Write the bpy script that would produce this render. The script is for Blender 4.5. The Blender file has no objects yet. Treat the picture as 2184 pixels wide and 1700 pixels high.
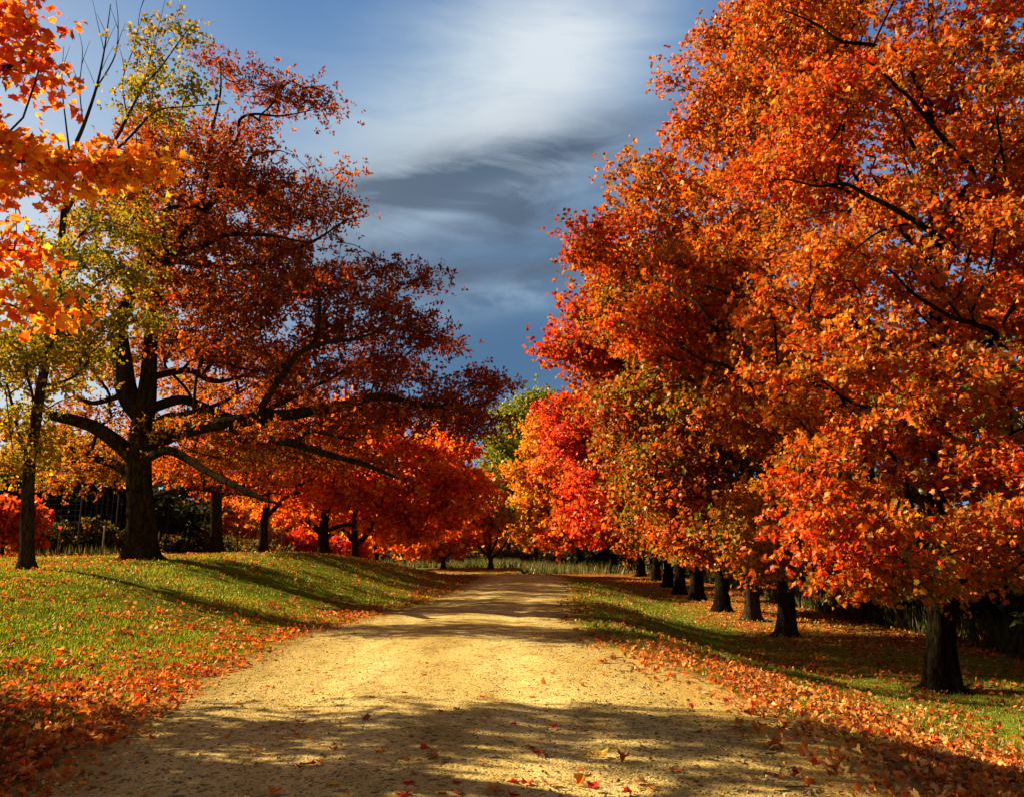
import bpy, math, time
import numpy as np
from mathutils import Vector
T0 = time.time()
C = bpy.context.scene.collection
sc = bpy.context.scene
rad = math.radians

# ------------------------------------------------------------------ camera geometry
FPX, CX, CY, HZ, CAMZ = 1699.0, 1092.0, 850.0, 1175.0, 1.6
PITCH = math.atan((HZ - CY) / FPX)

def P(px, py, d):
    """point in the world, d metres in front of the viewpoint, seen where the photo (2184 px wide) shows it"""
    vx, vz = (px - CX) / FPX, -(py - CY) / FPX
    y = math.cos(PITCH) - math.sin(PITCH) * vz
    z = math.sin(PITCH) + math.cos(PITCH) * vz
    return np.array([vx / y * d, d, CAMZ + z / y * d])

# ------------------------------------------------------------------ ground shape
RL_Y = np.array([-30, 0, 5.2, 6.4, 8.9, 13.3, 16.5, 19, 22, 25.6, 37, 51, 60, 70.])
RL_X = np.array([-2.7, -2.7, -2.9, -3.2, -3.6, -3.84, -3.8, -3.4, -3.0, -2.45, -2.0, -1.7, -5, -9])
RR_Y = np.array([-30, 0, 5.2, 7.4, 8.9, 10.7, 12.6, 15.5, 18.7, 25.6, 37, 51, 60, 70.])
RR_X = np.array([2.0, 2.0, 2.0, 1.95, 1.7, 1.6, 1.45, 1.25, 1.2, 1.5, 2.3, 3.2, 1.5, -5])
def smooth(t):
    t = np.clip(t, 0, 1); return t * t * (3 - 2 * t)
cl = [(0.5 * (np.interp(y, RL_Y, RL_X) + np.interp(y, RR_Y, RR_X)), y, 0.5 * (np.interp(y, RR_Y, RR_X) - np.interp(y, RL_Y, RL_X))) for y in np.arange(-30, 50.01, 1.0)]
ang = np.linspace(0, 1, 26)[1:]
c0 = cl[-1]
for a in ang:                                   # the bend to the left past the crest
    t = a * rad(88)
    cl.append((c0[0] + 0.1 - 10 * (1 - math.cos(t)), c0[1] + 10 * math.sin(t), 2.45))
for k in range(1, 30):
    cl.append((cl[-1][0] - 1.5, cl[-1][1] + 0.08, 2.45))
CL = np.array(cl)

def road_d(x, y):
    """distance outside the road edge (negative on the road)"""
    x = np.asarray(x, float); y = np.asarray(y, float)
    out = np.full(x.shape, 1e9)
    A = CL[:-1]; B = CL[1:]
    for a, b in zip(A, B):
        dx, dy = b[0] - a[0], b[1] - a[1]
        L2 = dx * dx + dy * dy
        t = np.clip(((x - a[0]) * dx + (y - a[1]) * dy) / L2, 0, 1)
        d = np.hypot(x - a[0] - t * dx, y - a[1] - t * dy) - (a[2] + t * (b[2] - a[2]))
        out = np.minimum(out, d)
    return out
def sines(x, y, seed, n=7, f0=0.5, f1=3.0):
    r = np.random.default_rng(seed); s = 0
    for i in range(n):
        f = f0 * (f1 / f0) ** (i / (n - 1)); a = r.uniform(0, 6.283)
        s = s + np.sin((x * math.cos(a) + y * math.sin(a)) * f * 6.283 + r.uniform(0, 6.283)) / (1 + i * 0.5)
    return s / 2.5
LA_Y = [-60, 0, 6, 10, 20, 25, 38, 44, 49, 52, 56, 66, 80]
LA_H = [.5, .6, .75, .9, 1.14, 1.34, 1.52, 1.36, 1.05, .8, .52, .25, .1]
RB_Y = [-60, 30, 40, 50, 60, 70, 85, 100]
RB_H = [.92, .92, .82, .62, .52, .36, .12, 0]
def ground(x, y, rd=None):
    x = np.asarray(x, float); y = np.asarray(y, float)
    if rd is None: rd = road_d(x, y)
    xc = np.interp(y, CL[:81, 1], CL[:81, 0])
    left = x < xc
    hl = np.interp(y, LA_Y, LA_H) * smooth(rd / 8.0) + 0.3 * smooth((-x - 22) / 25) * smooth((90 - y) / 40)
    hr = -np.interp(y, RB_Y, RB_H) * smooth((rd - .2) / 5.5) + 1.0 * smooth((x - 13) / 12) * smooth((75 - y) / 30)
    h = np.where(left, hl, hr)
    h = h + 0.045 * sines(x, y, 3, 6, .08, .5) * smooth(rd / 2) + 0.012 * sines(x, y, 4, 6, .5, 1.6) * smooth(rd / .8)
    far = smooth((y - 120) / 250)
    h = h + far * (4 + 3 * sines(x, y, 5, 4, .002, .008))
    crown = 0.05 * np.clip(-rd / 2.3, 0, 1)      # road is slightly domed
    return h + crown

# ------------------------------------------------------------------ materials
def new_mat(name):
    m = bpy.data.materials.new(name); m.use_nodes = True
    nt = m.node_tree; nt.nodes.clear()
    return m, nt, nt.nodes.new('ShaderNodeOutputMaterial')
def N(nt, typ, ins=None, **kw):
    n = nt.nodes.new(typ)
    for k, v in kw.items(): setattr(n, k, v)
    for k, v in (ins or {}).items():
        s = n.inputs[k]
        if hasattr(v, 'is_linked') or isinstance(v, bpy.types.NodeSocket): nt.links.new(v, s)
        else: s.default_value = v
    return n
def ramp(nt, fac, stops, interp='LINEAR'):
    n = nt.nodes.new('ShaderNodeValToRGB'); n.color_ramp.interpolation = interp
    e = n.color_ramp.elements
    while len(e) < len(stops): e.new(0.5)
    for i, (p, c) in enumerate(stops):
        e[i].position = p; e[i].color = (*c, 1) if len(c) == 3 else c
    nt.links.new(fac, n.inputs[0]); return n
def noise(nt, vec, scale, detail=4, rough=.55, dist=0.0):
    return N(nt, 'ShaderNodeTexNoise', {'Vector': vec, 'Scale': scale, 'Detail': detail, 'Roughness': rough, 'Distortion': dist})
def mixc(nt, fac, a, b, mode='MIX'):
    n = nt.nodes.new('ShaderNodeMix'); n.data_type = 'RGBA'; n.blend_type = mode
    for sk, v in ((n.inputs[0], fac), (n.inputs[6], a), (n.inputs[7], b)):
        if isinstance(v, bpy.types.NodeSocket): nt.links.new(v, sk)
        else: sk.default_value = v if not isinstance(v, tuple) or len(v) == 4 else (*v, 1)
    return n.outputs[2]
def math_(nt, op, a, b=0.0, clamp=False):
    n = nt.nodes.new('ShaderNodeMath'); n.operation = op; n.use_clamp = clamp
    for i, v in enumerate((a, b)):
        if isinstance(v, bpy.types.NodeSocket): nt.links.new(v, n.inputs[i])
        else: n.inputs[i].default_value = v
    return n.outputs[0]

def leaf_material(name, trans=.42, gloss=.04):
    m, nt, out = new_mat(name)
    col = N(nt, 'ShaderNodeAttribute', attribute_name='col').outputs['Color']
    tcol = mixc(nt, 1.0, col, (1.25, .95, .7, 1), 'MULTIPLY')
    d = N(nt, 'ShaderNodeBsdfDiffuse', {'Color': col})
    t = N(nt, 'ShaderNodeBsdfTranslucent', {'Color': tcol})
    g = N(nt, 'ShaderNodeBsdfGlossy', {'Color': (1, .95, .85, 1), 'Roughness': .45})
    a = N(nt, 'ShaderNodeMixShader', {0: trans, 1: d.outputs[0], 2: t.outputs[0]})
    b = N(nt, 'ShaderNodeMixShader', {0: gloss, 1: a.outputs[0], 2: g.outputs[0]})
    nt.links.new(b.outputs[0], out.inputs[0]); return m
M_LEAF = leaf_material('autumn leaf', .5, .014)
M_GLOW = leaf_material('thin backlit leaf', .68, .012)
M_LITTER = leaf_material('dry leaf litter', .3, .012)
M_GRASS = leaf_material('grass blade', .5, .03)

def bark_material(name, c0, c1, scale=9.0):
    m, nt, out = new_mat(name)
    tc = N(nt, 'ShaderNodeTexCoord').outputs['Object']
    mp = N(nt, 'ShaderNodeMapping', {'Vector': tc, 'Scale': (1, 1, .13)}).outputs[0]
    n1 = noise(nt, mp, scale, 6, .65, .4)
    v = N(nt, 'ShaderNodeTexVoronoi', {'Vector': mp, 'Scale': scale * 1.6}, feature='DISTANCE_TO_EDGE')
    n2 = noise(nt, tc, 2.0, 3)
    r = ramp(nt, n1.outputs[0], [(.3, c0), (.7, c1)])
    moss = ramp(nt, n2.outputs[0], [(.5, (0, 0, 0)), (.7, (1, 1, 1))])
    c = mixc(nt, math_(nt, 'MULTIPLY', moss.outputs[0], .35), r.outputs[0], (.07, .075, .03, 1))
    crack = ramp(nt, v.outputs['Distance'], [(0, (.25, .25, .25)), (.12, (1, 1, 1))])
    c = mixc(nt, 1.0, c, crack.outputs[0], 'MULTIPLY')
    hgt = math_(nt, 'ADD', math_(nt, 'MULTIPLY', crack.outputs[0], .7), n1.outputs[0])
    bmp = N(nt, 'ShaderNodeBump', {'Height': hgt, 'Strength': .9, 'Distance': .03})
    d = N(nt, 'ShaderNodeBsdfDiffuse', {'Color': c, 'Roughness': .6, 'Normal': bmp.outputs[0]})
    nt.links.new(d.outputs[0], out.inputs[0]); return m
M_BARK = bark_material('dark oak bark', (.008, .006, .004), (.066, .044, .027))
M_BARK_SHADE = bark_material('shade-darkened bark', (.004, .003, .002), (.024, .017, .011), 11)  # shade on the right row's trunks is put into this bark colour
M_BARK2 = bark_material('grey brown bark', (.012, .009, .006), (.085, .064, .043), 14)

def ground_material():
    m, nt, out = new_mat('grass and soil')
    tc = N(nt, 'ShaderNodeTexCoord').outputs['Object']
    rd = N(nt, 'ShaderNodeAttribute', attribute_name='rd').outputs['Fac']
    lit = N(nt, 'ShaderNodeAttribute', attribute_name='litter').outputs['Fac']
    big = noise(nt, tc, .35, 4); mid = noise(nt, tc, 3.0, 5); fine = noise(nt, tc, 45.0, 4, .7)
    g = ramp(nt, mid.outputs[0], [(.25, (.05, .08, .006)), (.5, (.14, .19, .012)), (.75, (.26, .27, .025))])
    g2 = mixc(nt, ramp(nt, big.outputs[0], [(.45, (0, 0, 0)), (.65, (.6, .6, .6))]).outputs[0], g.outputs[0], (.16, .15, .04, 1))
    g3 = mixc(nt, .55, g2, ramp(nt, fine.outputs[0], [(.3, (.3, .3, .3)), (.7, (1.7, 1.7, 1.7))]).outputs[0], 'MULTIPLY')
    # leaf litter tint (countless small leaves further off)
    vor = N(nt, 'ShaderNodeTexVoronoi', {'Vector': tc, 'Scale': 9.0, 'Randomness': 1.0})
    lc = ramp(nt, N(nt, 'ShaderNodeSeparateColor', {0: vor.outputs['Color']}).outputs[0],
              [(0, (.10, .03, .01)), (.35, (.28, .075, .012)), (.6, (.42, .16, .03)), (.85, (.5, .26, .08)), (1, (.3, .03, .01))], 'CONSTANT')
    lm = math_(nt, 'ADD', lit, math_(nt, 'MULTIPLY', math_(nt, 'SUBTRACT', N(nt, 'ShaderNodeSeparateColor', {0: vor.outputs['Color']}).outputs[1], .5), .9))
    lmask = ramp(nt, lm, [(.47, (0, 0, 0)), (.55, (1, 1, 1))])
    c = mixc(nt, lmask.outputs[0], g3, lc.outputs[0])
    # bare sandy dirt where the verge meets the road
    dn = math_(nt, 'ADD', rd, math_(nt, 'MULTIPLY', math_(nt, 'SUBTRACT', noise(nt, tc, 2.2, 6, .7).outputs[0], .5), 2.0))
    dm = ramp(nt, dn, [(.05, (1, 1, 1)), (.5, (0, 0, 0))])
    dirt = ramp(nt, noise(nt, tc, 30, 5, .7).outputs[0], [(.3, (.34, .21, .055)), (.7, (.72, .49, .15))])
    c = mixc(nt, dm.outputs[0], c, dirt.outputs[0])
    hgt = math_(nt, 'ADD', fine.outputs[0], math_(nt, 'MULTIPLY', mid.outputs[0], 2.0))
    bmp = N(nt, 'ShaderNodeBump', {'Height': hgt, 'Strength': .7, 'Distance': .05})
    d = N(nt, 'ShaderNodeBsdfDiffuse', {'Color': c, 'Roughness': .8, 'Normal': bmp.outputs[0]})
    nt.links.new(d.outputs[0], out.inputs[0]); return m

def road_material():
    m, nt, out = new_mat('sandy gravel')
    tc = N(nt, 'ShaderNodeTexCoord').outputs['Object']
    ac = N(nt, 'ShaderNodeAttribute', attribute_name='across').outputs['Fac']
    big = noise(nt, N(nt, 'ShaderNodeMapping', {'Vector': tc, 'Scale': (1, .35, 1)}).outputs[0], .9, 5, .6)
    mid = noise(nt, tc, 9, 5, .65); fine = noise(nt, tc, 70, 4, .8)
    vor = N(nt, 'ShaderNodeTexVoronoi', {'Vector': tc, 'Scale': 48.0})
    vor2 = N(nt, 'ShaderNodeTexVoronoi', {'Vector': tc, 'Scale': 21.0})
    base = ramp(nt, big.outputs[0], [(.3, (.62, .44, .15)), (.52, (.82, .62, .245)), (.72, (.92, .73, .33))])
    tr = N(nt, 'ShaderNodeMath', {0: ac, 1: 1.0}, operation='MULTIPLY').outputs[0]
    track = ramp(nt, tr, [(0, (.55, .5, .42)), (.12, (.8, .77, .7)), (.3, (1.1, 1.1, 1.1)), (.5, (.84, .8, .72)), (.7, (1.1, 1.1, 1.1)), (.87, (.8, .77, .7)), (1, (.55, .5, .42))])
    c = mixc(nt, 1.0, base.outputs[0], track.outputs[0], 'MULTIPLY')
    c = mixc(nt, .75, c, ramp(nt, fine.outputs[0], [(.28, (.45, .42, .38)), (.5, (1, 1, 1)), (.75, (1.35, 1.35, 1.35))]).outputs[0], 'MULTIPLY')
    c = mixc(nt, .6, c, ramp(nt, mid.outputs[0], [(.3, (.72, .7, .66)), (.6, (1.1, 1.1, 1.1))]).outputs[0], 'MULTIPLY')
    stain = noise(nt, N(nt, 'ShaderNodeMapping', {'Vector': tc, 'Scale': (1, .45, 1)}).outputs[0], 2.1, 7, .7, .6)
    c = mixc(nt, .8, c, ramp(nt, stain.outputs[0], [(.34, (.68, .62, .52)), (.5, (1, 1, 1)), (.66, (1.12, 1.12, 1.12))]).outputs[0], 'MULTIPLY')
    sep = N(nt, 'ShaderNodeSeparateColor', {0: vor.outputs['Color']})
    dark = ramp(nt, sep.outputs[0], [(.0, (.38, .36, .33)), (.12, (1, 1, 1))], 'CONSTANT')
    c = mixc(nt, 1.0, c, dark.outputs[0], 'MULTIPLY')
    sep2 = N(nt, 'ShaderNodeSeparateColor', {0: vor2.outputs['Color']})
    dark2 = ramp(nt, sep2.outputs[1], [(.0, (.5, .45, .4)), (.05, (1, 1, 1))], 'CONSTANT')
    c = mixc(nt, 1.0, c, dark2.outputs[0], 'MULTIPLY')
    hgt = math_(nt, 'ADD', math_(nt, 'MULTIPLY', vor.outputs['Distance'], -.8), math_(nt, 'ADD', fine.outputs[0], mid.outputs[0]))
    bmp = N(nt, 'ShaderNodeBump', {'Height': hgt, 'Strength': .8, 'Distance': .02})
    d = N(nt, 'ShaderNodeBsdfDiffuse', {'Color': c, 'Roughness': .7, 'Normal': bmp.outputs[0]})
    nt.links.new(d.outputs[0], out.inputs[0]); return m

def simple_mat(name, col, rough=.6, metal=0.0, var=.3):
    m, nt, out = new_mat(name)
    tc = N(nt, 'ShaderNodeTexCoord').outputs['Object']
    n = noise(nt, tc, 12, 4)
    c = ramp(nt, n.outputs[0], [(.3, tuple(x * (1 - var) for x in col)), (.7, tuple(x * (1 + var) for x in col))])
    p = N(nt, 'ShaderNodeBsdfPrincipled', {'Base Color': c.outputs[0], 'Roughness': rough, 'Metallic': metal})
    nt.links.new(p.outputs[0], out.inputs[0]); return m

# ------------------------------------------------------------------ mesh helpers
def mesh_from(name, verts, loops, sizes, mat, parent=None, cols=None, smooth_=False, origin=None):
    verts = np.asarray(verts, np.float32); loops = np.asarray(loops, np.int32); sizes = np.asarray(sizes, np.int32)
    me = bpy.data.meshes.new(name)
    me.vertices.add(len(verts)); me.vertices.foreach_set('co', verts.ravel())
    me.loops.add(len(loops)); me.loops.foreach_set('vertex_index', loops)
    me.polygons.add(len(sizes))
    st = np.concatenate(([0], np.cumsum(sizes)[:-1])).astype(np.int32)
    me.polygons.foreach_set('loop_start', st); me.polygons.foreach_set('loop_total', sizes)
    if smooth_: me.polygons.foreach_set('use_smooth', np.ones(len(sizes), bool))
    me.update(calc_edges=True)
    if cols is not None:
        a = me.attributes.new('col', 'FLOAT_COLOR', 'FACE')
        a.data.foreach_set('color', np.concatenate([cols, np.ones((len(cols), 1))], 1).astype(np.float32).ravel())
    me.materials.append(mat)
    o = bpy.data.objects.new(name, me); C.objects.link(o)
    if parent is not None: o.parent = parent
    return o
def empty(name, loc, label, cat, group=None):
    o = bpy.data.objects.new(name, None); C.objects.link(o); o.location = tuple(float(v) for v in loc); o.empty_display_size = .3
    return tag(o, label, cat, group)
def tag(o, label=None, cat=None, group=None, kind=None):
    if label: o['label'] = label
    if cat: o['category'] = cat
    if group: o['group'] = group
    if kind: o['kind'] = kind
    return o

# leaf shapes: (u along, v across, w lift) ; faces as vertex lists
def template(kind):
    if kind == 'maple':           # five lobes, folded on the midrib
        half = [(0, 0), (.05, .16), (-.05, .42), (.22, .34), (.32, .60), (.52, .40), (.60, .46), (.66, .20), (1.0, 0)]
        vs = [(0, 0, 0)] + [(u, v, .28 * v - .12 * u * u) for u, v in half[1:-1]] + [(1.0, 0, -.14)]
        n = len(half); vs += [(u, -v, .28 * v - .12 * u * u) for u, v in half[1:-1]]
        f1 = list(range(n)); f2 = [0, n - 1] + list(range(2 * n - 3, n - 1, -1))
        return np.array(vs, float), [f1, f2]
    if kind == 'maple_mid':
        vs = [(0, 0, 0), (.1, .4, .1), (.45, .5, .1), (1, 0, -.12), (.45, -.5, .1), (.1, -.4, .1)]
        return np.array(vs, float), [[0, 3, 2, 1], [0, 5, 4, 3]]
    if kind == 'oak':
        vs = [(0, 0, 0), (.25, .13, .03), (.5, .26, .03), (.8, .18, 0), (1, 0, -.1), (.8, -.18, 0), (.5, -.26, .03), (.25, -.13, .03)]
        return np.array(vs, float), [[0, 4, 3, 2, 1], [0, 7, 6, 5, 4]]
    if kind == 'diamond':
        vs = [(0, 0, 0), (.45, .42, .08), (1, 0, -.1), (.45, -.42, .08)]
        return np.array(vs, float), [[0, 2, 1], [0, 3, 2]]
    if kind == 'blade':
        vs = [(0, .5, 0), (0, -.5, 0), (1, 0, 0)]
        return np.array(vs, float), [[0, 1, 2]]

def unit(v):
    return v / np.maximum(np.linalg.norm(v, axis=-1, keepdims=True), 1e-9)
def leaves_mesh(name, pos, axis, nrm, size, cols, kind, mat, parent=None, wide=None, curl=None):
    tv, tf = template(kind)
    a = unit(axis); n = unit(nrm - a * np.sum(nrm * a, 1, keepdims=True)); b = np.cross(n, a)
    s = size[:, None, None]
    vv = tv[None, :, 1, None] * (1 if wide is None else wide[:, None, None])
    w = tv[None, :, 2, None] * (1 if curl is None else curl[:, None, None])
    V = pos[:, None, :] + s * (tv[None, :, 0, None] * a[:, None, :] + vv * b[:, None, :] + w * n[:, None, :])
    nv = len(tv); n_ = len(pos)
    fl = np.concatenate([np.array(f) for f in tf]); fs = np.array([len(f) for f in tf])
    loops = (fl[None, :] + (np.arange(n_) * nv)[:, None]).ravel()
    sizes = np.tile(fs, n_)
    return mesh_from(name, V.reshape(-1, 3), loops, sizes, mat, parent, cols=np.repeat(cols, len(tf), 0))

def tube(pts, rr, ns, rng, flare=None):
    """rings along a polyline; returns verts, quad loops"""
    pts = np.asarray(pts); n = len(pts)
    tg = np.zeros_like(pts); tg[1:-1] = pts[2:] - pts[:-2]; tg[0] = pts[1] - pts[0]; tg[-1] = pts[-1] - pts[-2]
    tg = unit(tg)
    ref = np.array([1., .13, .07]) if abs(tg[0][2]) > .6 else np.array([.05, .1, 1.])
    th = np.arange(ns) / ns * 2 * math.pi
    ct, st = np.cos(th)[:, None], np.sin(th)[:, None]
    V = np.empty((n, ns, 3)); u = ref
    for i in range(n):
        u = u - tg[i] * np.dot(u, tg[i]); u = u / (math.sqrt(np.dot(u, u)) + 1e-9)
        w = np.array([tg[i][1] * u[2] - tg[i][2] * u[1], tg[i][2] * u[0] - tg[i][0] * u[2], tg[i][0] * u[1] - tg[i][1] * u[0]])
        r = rr[i]
        if ns >= 8:
            k = 1 + .05 * np.sin(3 * th + i * .35 + rr[0] * 50) + .03 * np.sin(5 * th - i * .6)
            if flare is not None: k = k * (1 + flare[i] * (.5 + .5 * np.sin(5 * th + 1.1)) )
            r = r * k[:, None]
        V[i] = pts[i] + r * (ct * u + st * w)
    i0 = (np.arange(n - 1) * ns)[:, None]; j = np.arange(ns)[None, :]; jn = (j + 1) % ns
    Q = np.stack([i0 + j, i0 + jn, i0 + ns + jn, i0 + ns + j], -1).reshape(-1, 4)
    return V.reshape(-1, 3), Q
def spline(pts, rr, k, ):
    pts = np.asarray(pts); rr = np.asarray(rr); n = len(pts)
    if n < 3: return pts, rr
    e = np.vstack([2 * pts[0] - pts[1], pts, 2 * pts[-1] - pts[-2]])
    out = []; ro = []
    for i in range(n - 1):
        p0, p1, p2, p3 = e[i], e[i + 1], e[i + 2], e[i + 3]
        for t in np.arange(k) / k:
            out.append(.5 * ((2 * p1) + (-p0 + p2) * t + (2 * p0 - 5 * p1 + 4 * p2 - p3) * t * t + (-p0 + 3 * p1 - 3 * p2 + p3) * t ** 3))
            ro.append(rr[i] * (1 - t) + rr[i + 1] * t)
    out.append(pts[-1]); ro.append(rr[-1])
    return np.array(out), np.array(ro)

# ------------------------------------------------------------------ colours (leaf colours, linear; some with light put into them)
PAL = {
 'orange': [((.88, .22, .015), 4), ((.90, .34, .025), 3), ((.84, .12, .012), 2.5), ((.56, .28, .03), 2), ((.34, .16, .02), 1)],
 'redor': [((.92, .12, .014), 4), ((.92, .20, .016), 3), ((.84, .065, .012), 2.5), ((.80, .30, .03), .7)],
 'red':     [((.80, .045, .012), 4), ((.82, .09, .014), 3), ((.62, .025, .01), 2), ((.82, .18, .02), 1)],
 'scarlet': [((.97, .10, .03), 4), ((.97, .20, .03), 4), ((.95, .05, .022), 2.5)],
 'gold':    [((.86, .36, .02), 4), ((.84, .26, .015), 3), ((.80, .46, .03), 2), ((.5, .36, .03), 1)],
 'olive': [((.44, .26, .018), 3), ((.56, .20, .016), 3), ((.26, .25, .02), 3), ((.76, .18, .014), 2), ((.16, .15, .015), 1.5)],
 'flame':   [((.95, .20, .015), 4), ((.95, .32, .02), 3), ((.95, .11, .014), 3), ((.85, .42, .04), 1)],  # light put into the colour of crowns seen from their shaded side
 'amber':   [((.98, .42, .02), 4), ((.98, .30, .018), 3), ((.95, .55, .04), 2)],  # backlit glow of the near sprays put into the colour
 'rust': [((.72, .14, .013), 4), ((.80, .22, .016), 2.5), ((.52, .08, .01), 2.5), ((.56, .30, .03), 1.5), ((.30, .08, .01), 1.5)],
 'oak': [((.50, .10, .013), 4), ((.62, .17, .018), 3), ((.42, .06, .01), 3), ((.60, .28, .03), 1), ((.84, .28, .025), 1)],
 'oaklit': [((.70, .24, .02), 4), ((.76, .34, .03), 3), ((.56, .14, .015), 2), ((.48, .38, .04), 2)],  # warmer oak leaves, backlight put into the colour
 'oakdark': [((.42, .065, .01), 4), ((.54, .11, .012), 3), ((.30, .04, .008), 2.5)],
 'lime': [((.46, .44, .02), 4), ((.62, .48, .03), 3), ((.26, .33, .02), 3), ((.74, .42, .03), 1.5)],
 'yellow':  [((.78, .48, .03), 4), ((.72, .36, .02), 3), ((.50, .42, .03), 2)],
 'green': [((.34, .42, .03), 4), ((.50, .46, .04), 2), ((.20, .28, .02), 3)],
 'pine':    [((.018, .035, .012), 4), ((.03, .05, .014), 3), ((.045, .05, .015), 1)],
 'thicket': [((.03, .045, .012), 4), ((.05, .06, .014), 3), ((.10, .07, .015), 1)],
 'brush':   [((.12, .13, .02), 3), ((.24, .18, .03), 2), ((.06, .08, .015), 3), ((.40, .17, .025), 1)],
}
def pick(pal, n, rng):
    cs = np.array([c for c, w in PAL[pal]]); w = np.array([w for c, w in PAL[pal]], float)
    return cs[rng.choice(len(cs), n, p=w / w.sum())]

# ------------------------------------------------------------------ trees
def tree(name, label, cat, trunk, blobs, pal, N_att, per, lsize, kind='maple_mid', limbs=(), group=None, seed=1, clump=.42,
         base=None, bark=None, seg=.7, tip=.008, kpath=.38, droop=.45, minr=0.0, shell=.24, whorl=6, zmin=.7, attach=.3, sub=.35, lump=.3, dshift=0.0, deep=1.0, bright=1.0, leafm=None, world=False):
    """trunk: [(px, py, d, radius)...] from the foot up; limbs: the same; blobs: (px, py, d, rx_px, ry_px, depth_m[, palette[, weight]])"""
    rng = np.random.default_rng(seed)
    conv = (lambda t: np.array(t[:3], float)) if world else (lambda t: P(*t[:3]))
    f = conv(trunk[0]); f[2] = float(ground(f[0:1], f[1:2])[0])
    root = empty(name, f, label, cat, group)
    tp = [conv(t) for t in trunk]; tr = [t[3] * .84 for t in trunk]; tp[0] = f.copy()
    pos, par, mr, att = [], [], [], []
    def chain(pts, rr, parent, ok0):
        pts, rr = spline(pts, rr, 5)
        for i in range(len(pts)):
            pos.append(pts[i]); par.append(parent); mr.append(rr[i]); att.append(ok0(pts[i], i / len(pts))); parent = len(pos) - 1
    H = max(p[2] for p in tp) - f[2]
    chain(tp, tr, -1, lambda p, t: p[2] - f[2] > attach * H)
    nt_ = len(pos)
    for L in limbs:
        lp = [conv(t) for t in L]; lr = [t[3] for t in L]
        d = np.linalg.norm(np.array(pos) - lp[0], axis=1); j = int(np.argmin(d))
        # own depth wander so limbs are not all in one plane
        chain([np.array(pos[j])] + lp[1:] if d[j] < 1.2 else lp, lr, j, lambda p, t: t > .15)
    n0 = len(pos)
    # attractors
    Bc, Br, Bp, Bw = [], [], [], []
    for b in blobs:
        if dshift: b = b[:2] + (b[2] + dshift,) + b[3:]
        if world: c = np.array(b[:3], float); r = np.array(b[3:6], float)
        else: c = P(*b[:3]); k = b[2] / FPX; r = np.array([b[3] * k, b[5] * deep, b[4] * k])
        Bc.append(c); Br.append(r); Bp.append(b[6] if len(b) > 6 and b[6] else pal); Bw.append((r[0] * r[1] * r[2]) ** .8 * (b[7] if len(b) > 7 else 1))
    Bw = np.array(Bw); Bw = Bw / Bw.sum()
    bi = rng.choice(len(blobs), N_att, p=Bw)
    Bc = np.array(Bc); Br = np.array(Br)
    dr = unit(rng.normal(size=(N_att, 3)))
    q = rng.uniform(size=(N_att, 1)) ** shell
    wob = 1 + .2 * np.sin(dr[:, :1] * 5 + seed) * np.sin(dr[:, 1:2] * 4 + 2 * seed) + .18 * np.sin(dr[:, 2:] * 7 + seed * 3)
    A = Bc[bi] + dr * q * wob * Br[bi]
    if lump:
        ns = max(6, N_att // 14); own = rng.integers(0, ns, N_att)
        sc_ = A[rng.choice(N_att, ns, replace=False)]
        dd_ = ((A[:, None, :] - sc_[None]) ** 2).sum(2).argmin(1)
        A = A + (sc_[dd_] - A) * np.array([lump, lump, min(.8, lump * 2.0)])
        A[:, 2] -= .22 * lump * ((A[:, :2] - sc_[dd_][:, :2]) ** 2).sum(1).clip(0, 3)          # sprays droop at their rims
        gone = rng.uniform(size=ns) < .10; A, bi, dr = A[~gone[dd_]], bi[~gone[dd_]], dr[~gone[dd_]]
    keep = A[:, 2] > f[2] + zmin
    A, bi, dr = A[keep], bi[keep], dr[keep]
    M = n0 + len(A) * 14 + 10
    X = np.zeros((M, 3)); X[:n0] = pos
    par = np.array(par + [0] * (M - n0)); mr = np.array(mr + [0.0] * (M - n0))
    L = np.full(M, 1e9); Ln = np.zeros(M); D = np.zeros((M, 3)); D[0] = (0, 0, 1)
    for i in range(1, n0):
        e = X[i] - X[par[i]]; l = math.sqrt(e @ e); Ln[i] = Ln[par[i]] + l; D[i] = e / (l + 1e-9)
    L[:n0] = np.where(np.array(att), Ln[:n0], 1e9)
    ds = np.full(len(A), 1e9)
    for c in X[:n0][np.array(att)]: ds = np.minimum(ds, np.linalg.norm(A - c, axis=1))
    order = np.argsort(ds + rng.uniform(0, .4, len(A)))
    n = n0; tips = np.zeros(len(A), int)
    for ai in order:
        a = A[ai]; dv = a - X[:n]; d = np.sqrt((dv * dv).sum(1))
        cosb = (dv * D[:n]).sum(1) / (d + 1e-6)
        cost = d * (1 + .35 * (cosb < -.2)) + kpath * L[:n] + .25 * np.maximum(0, -dv[:, 2])
        j = int(np.argmin(cost)); dj = d[j]
        m = min(12, max(1, int(math.ceil(dj / seg))))
        p0 = X[j]; ctl = p0 + D[j] * dj * .3 + np.array([0, 0, .08 * dj]) + rng.normal(size=3) * .05 * dj
        pr = j
        for s in range(1, m + 1):
            t = s / m; p = (1 - t) ** 2 * p0 + 2 * t * (1 - t) * ctl + t * t * a
            if s < m: p = p + rng.normal(size=3) * .05 * min(1., dj)
            X[n] = p; par[n] = pr; e = p - X[pr]; l = math.sqrt(e @ e); D[n] = e / (l + 1e-9); Ln[n] = Ln[pr] + l; L[n] = Ln[n]
            pr = n; n += 1
        tips[ai] = n - 1
    X, par, mr = X[:n], par[:n], mr[:n]
    ex = math.log(max(len(A), 3)) / math.log(max(trunk[0][3] * .85 / tip, 2.5))
    ex = max(ex, 1.7)
    S = np.zeros(n); child = np.full(n, -1); cr = np.zeros(n); R = np.zeros(n)
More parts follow.
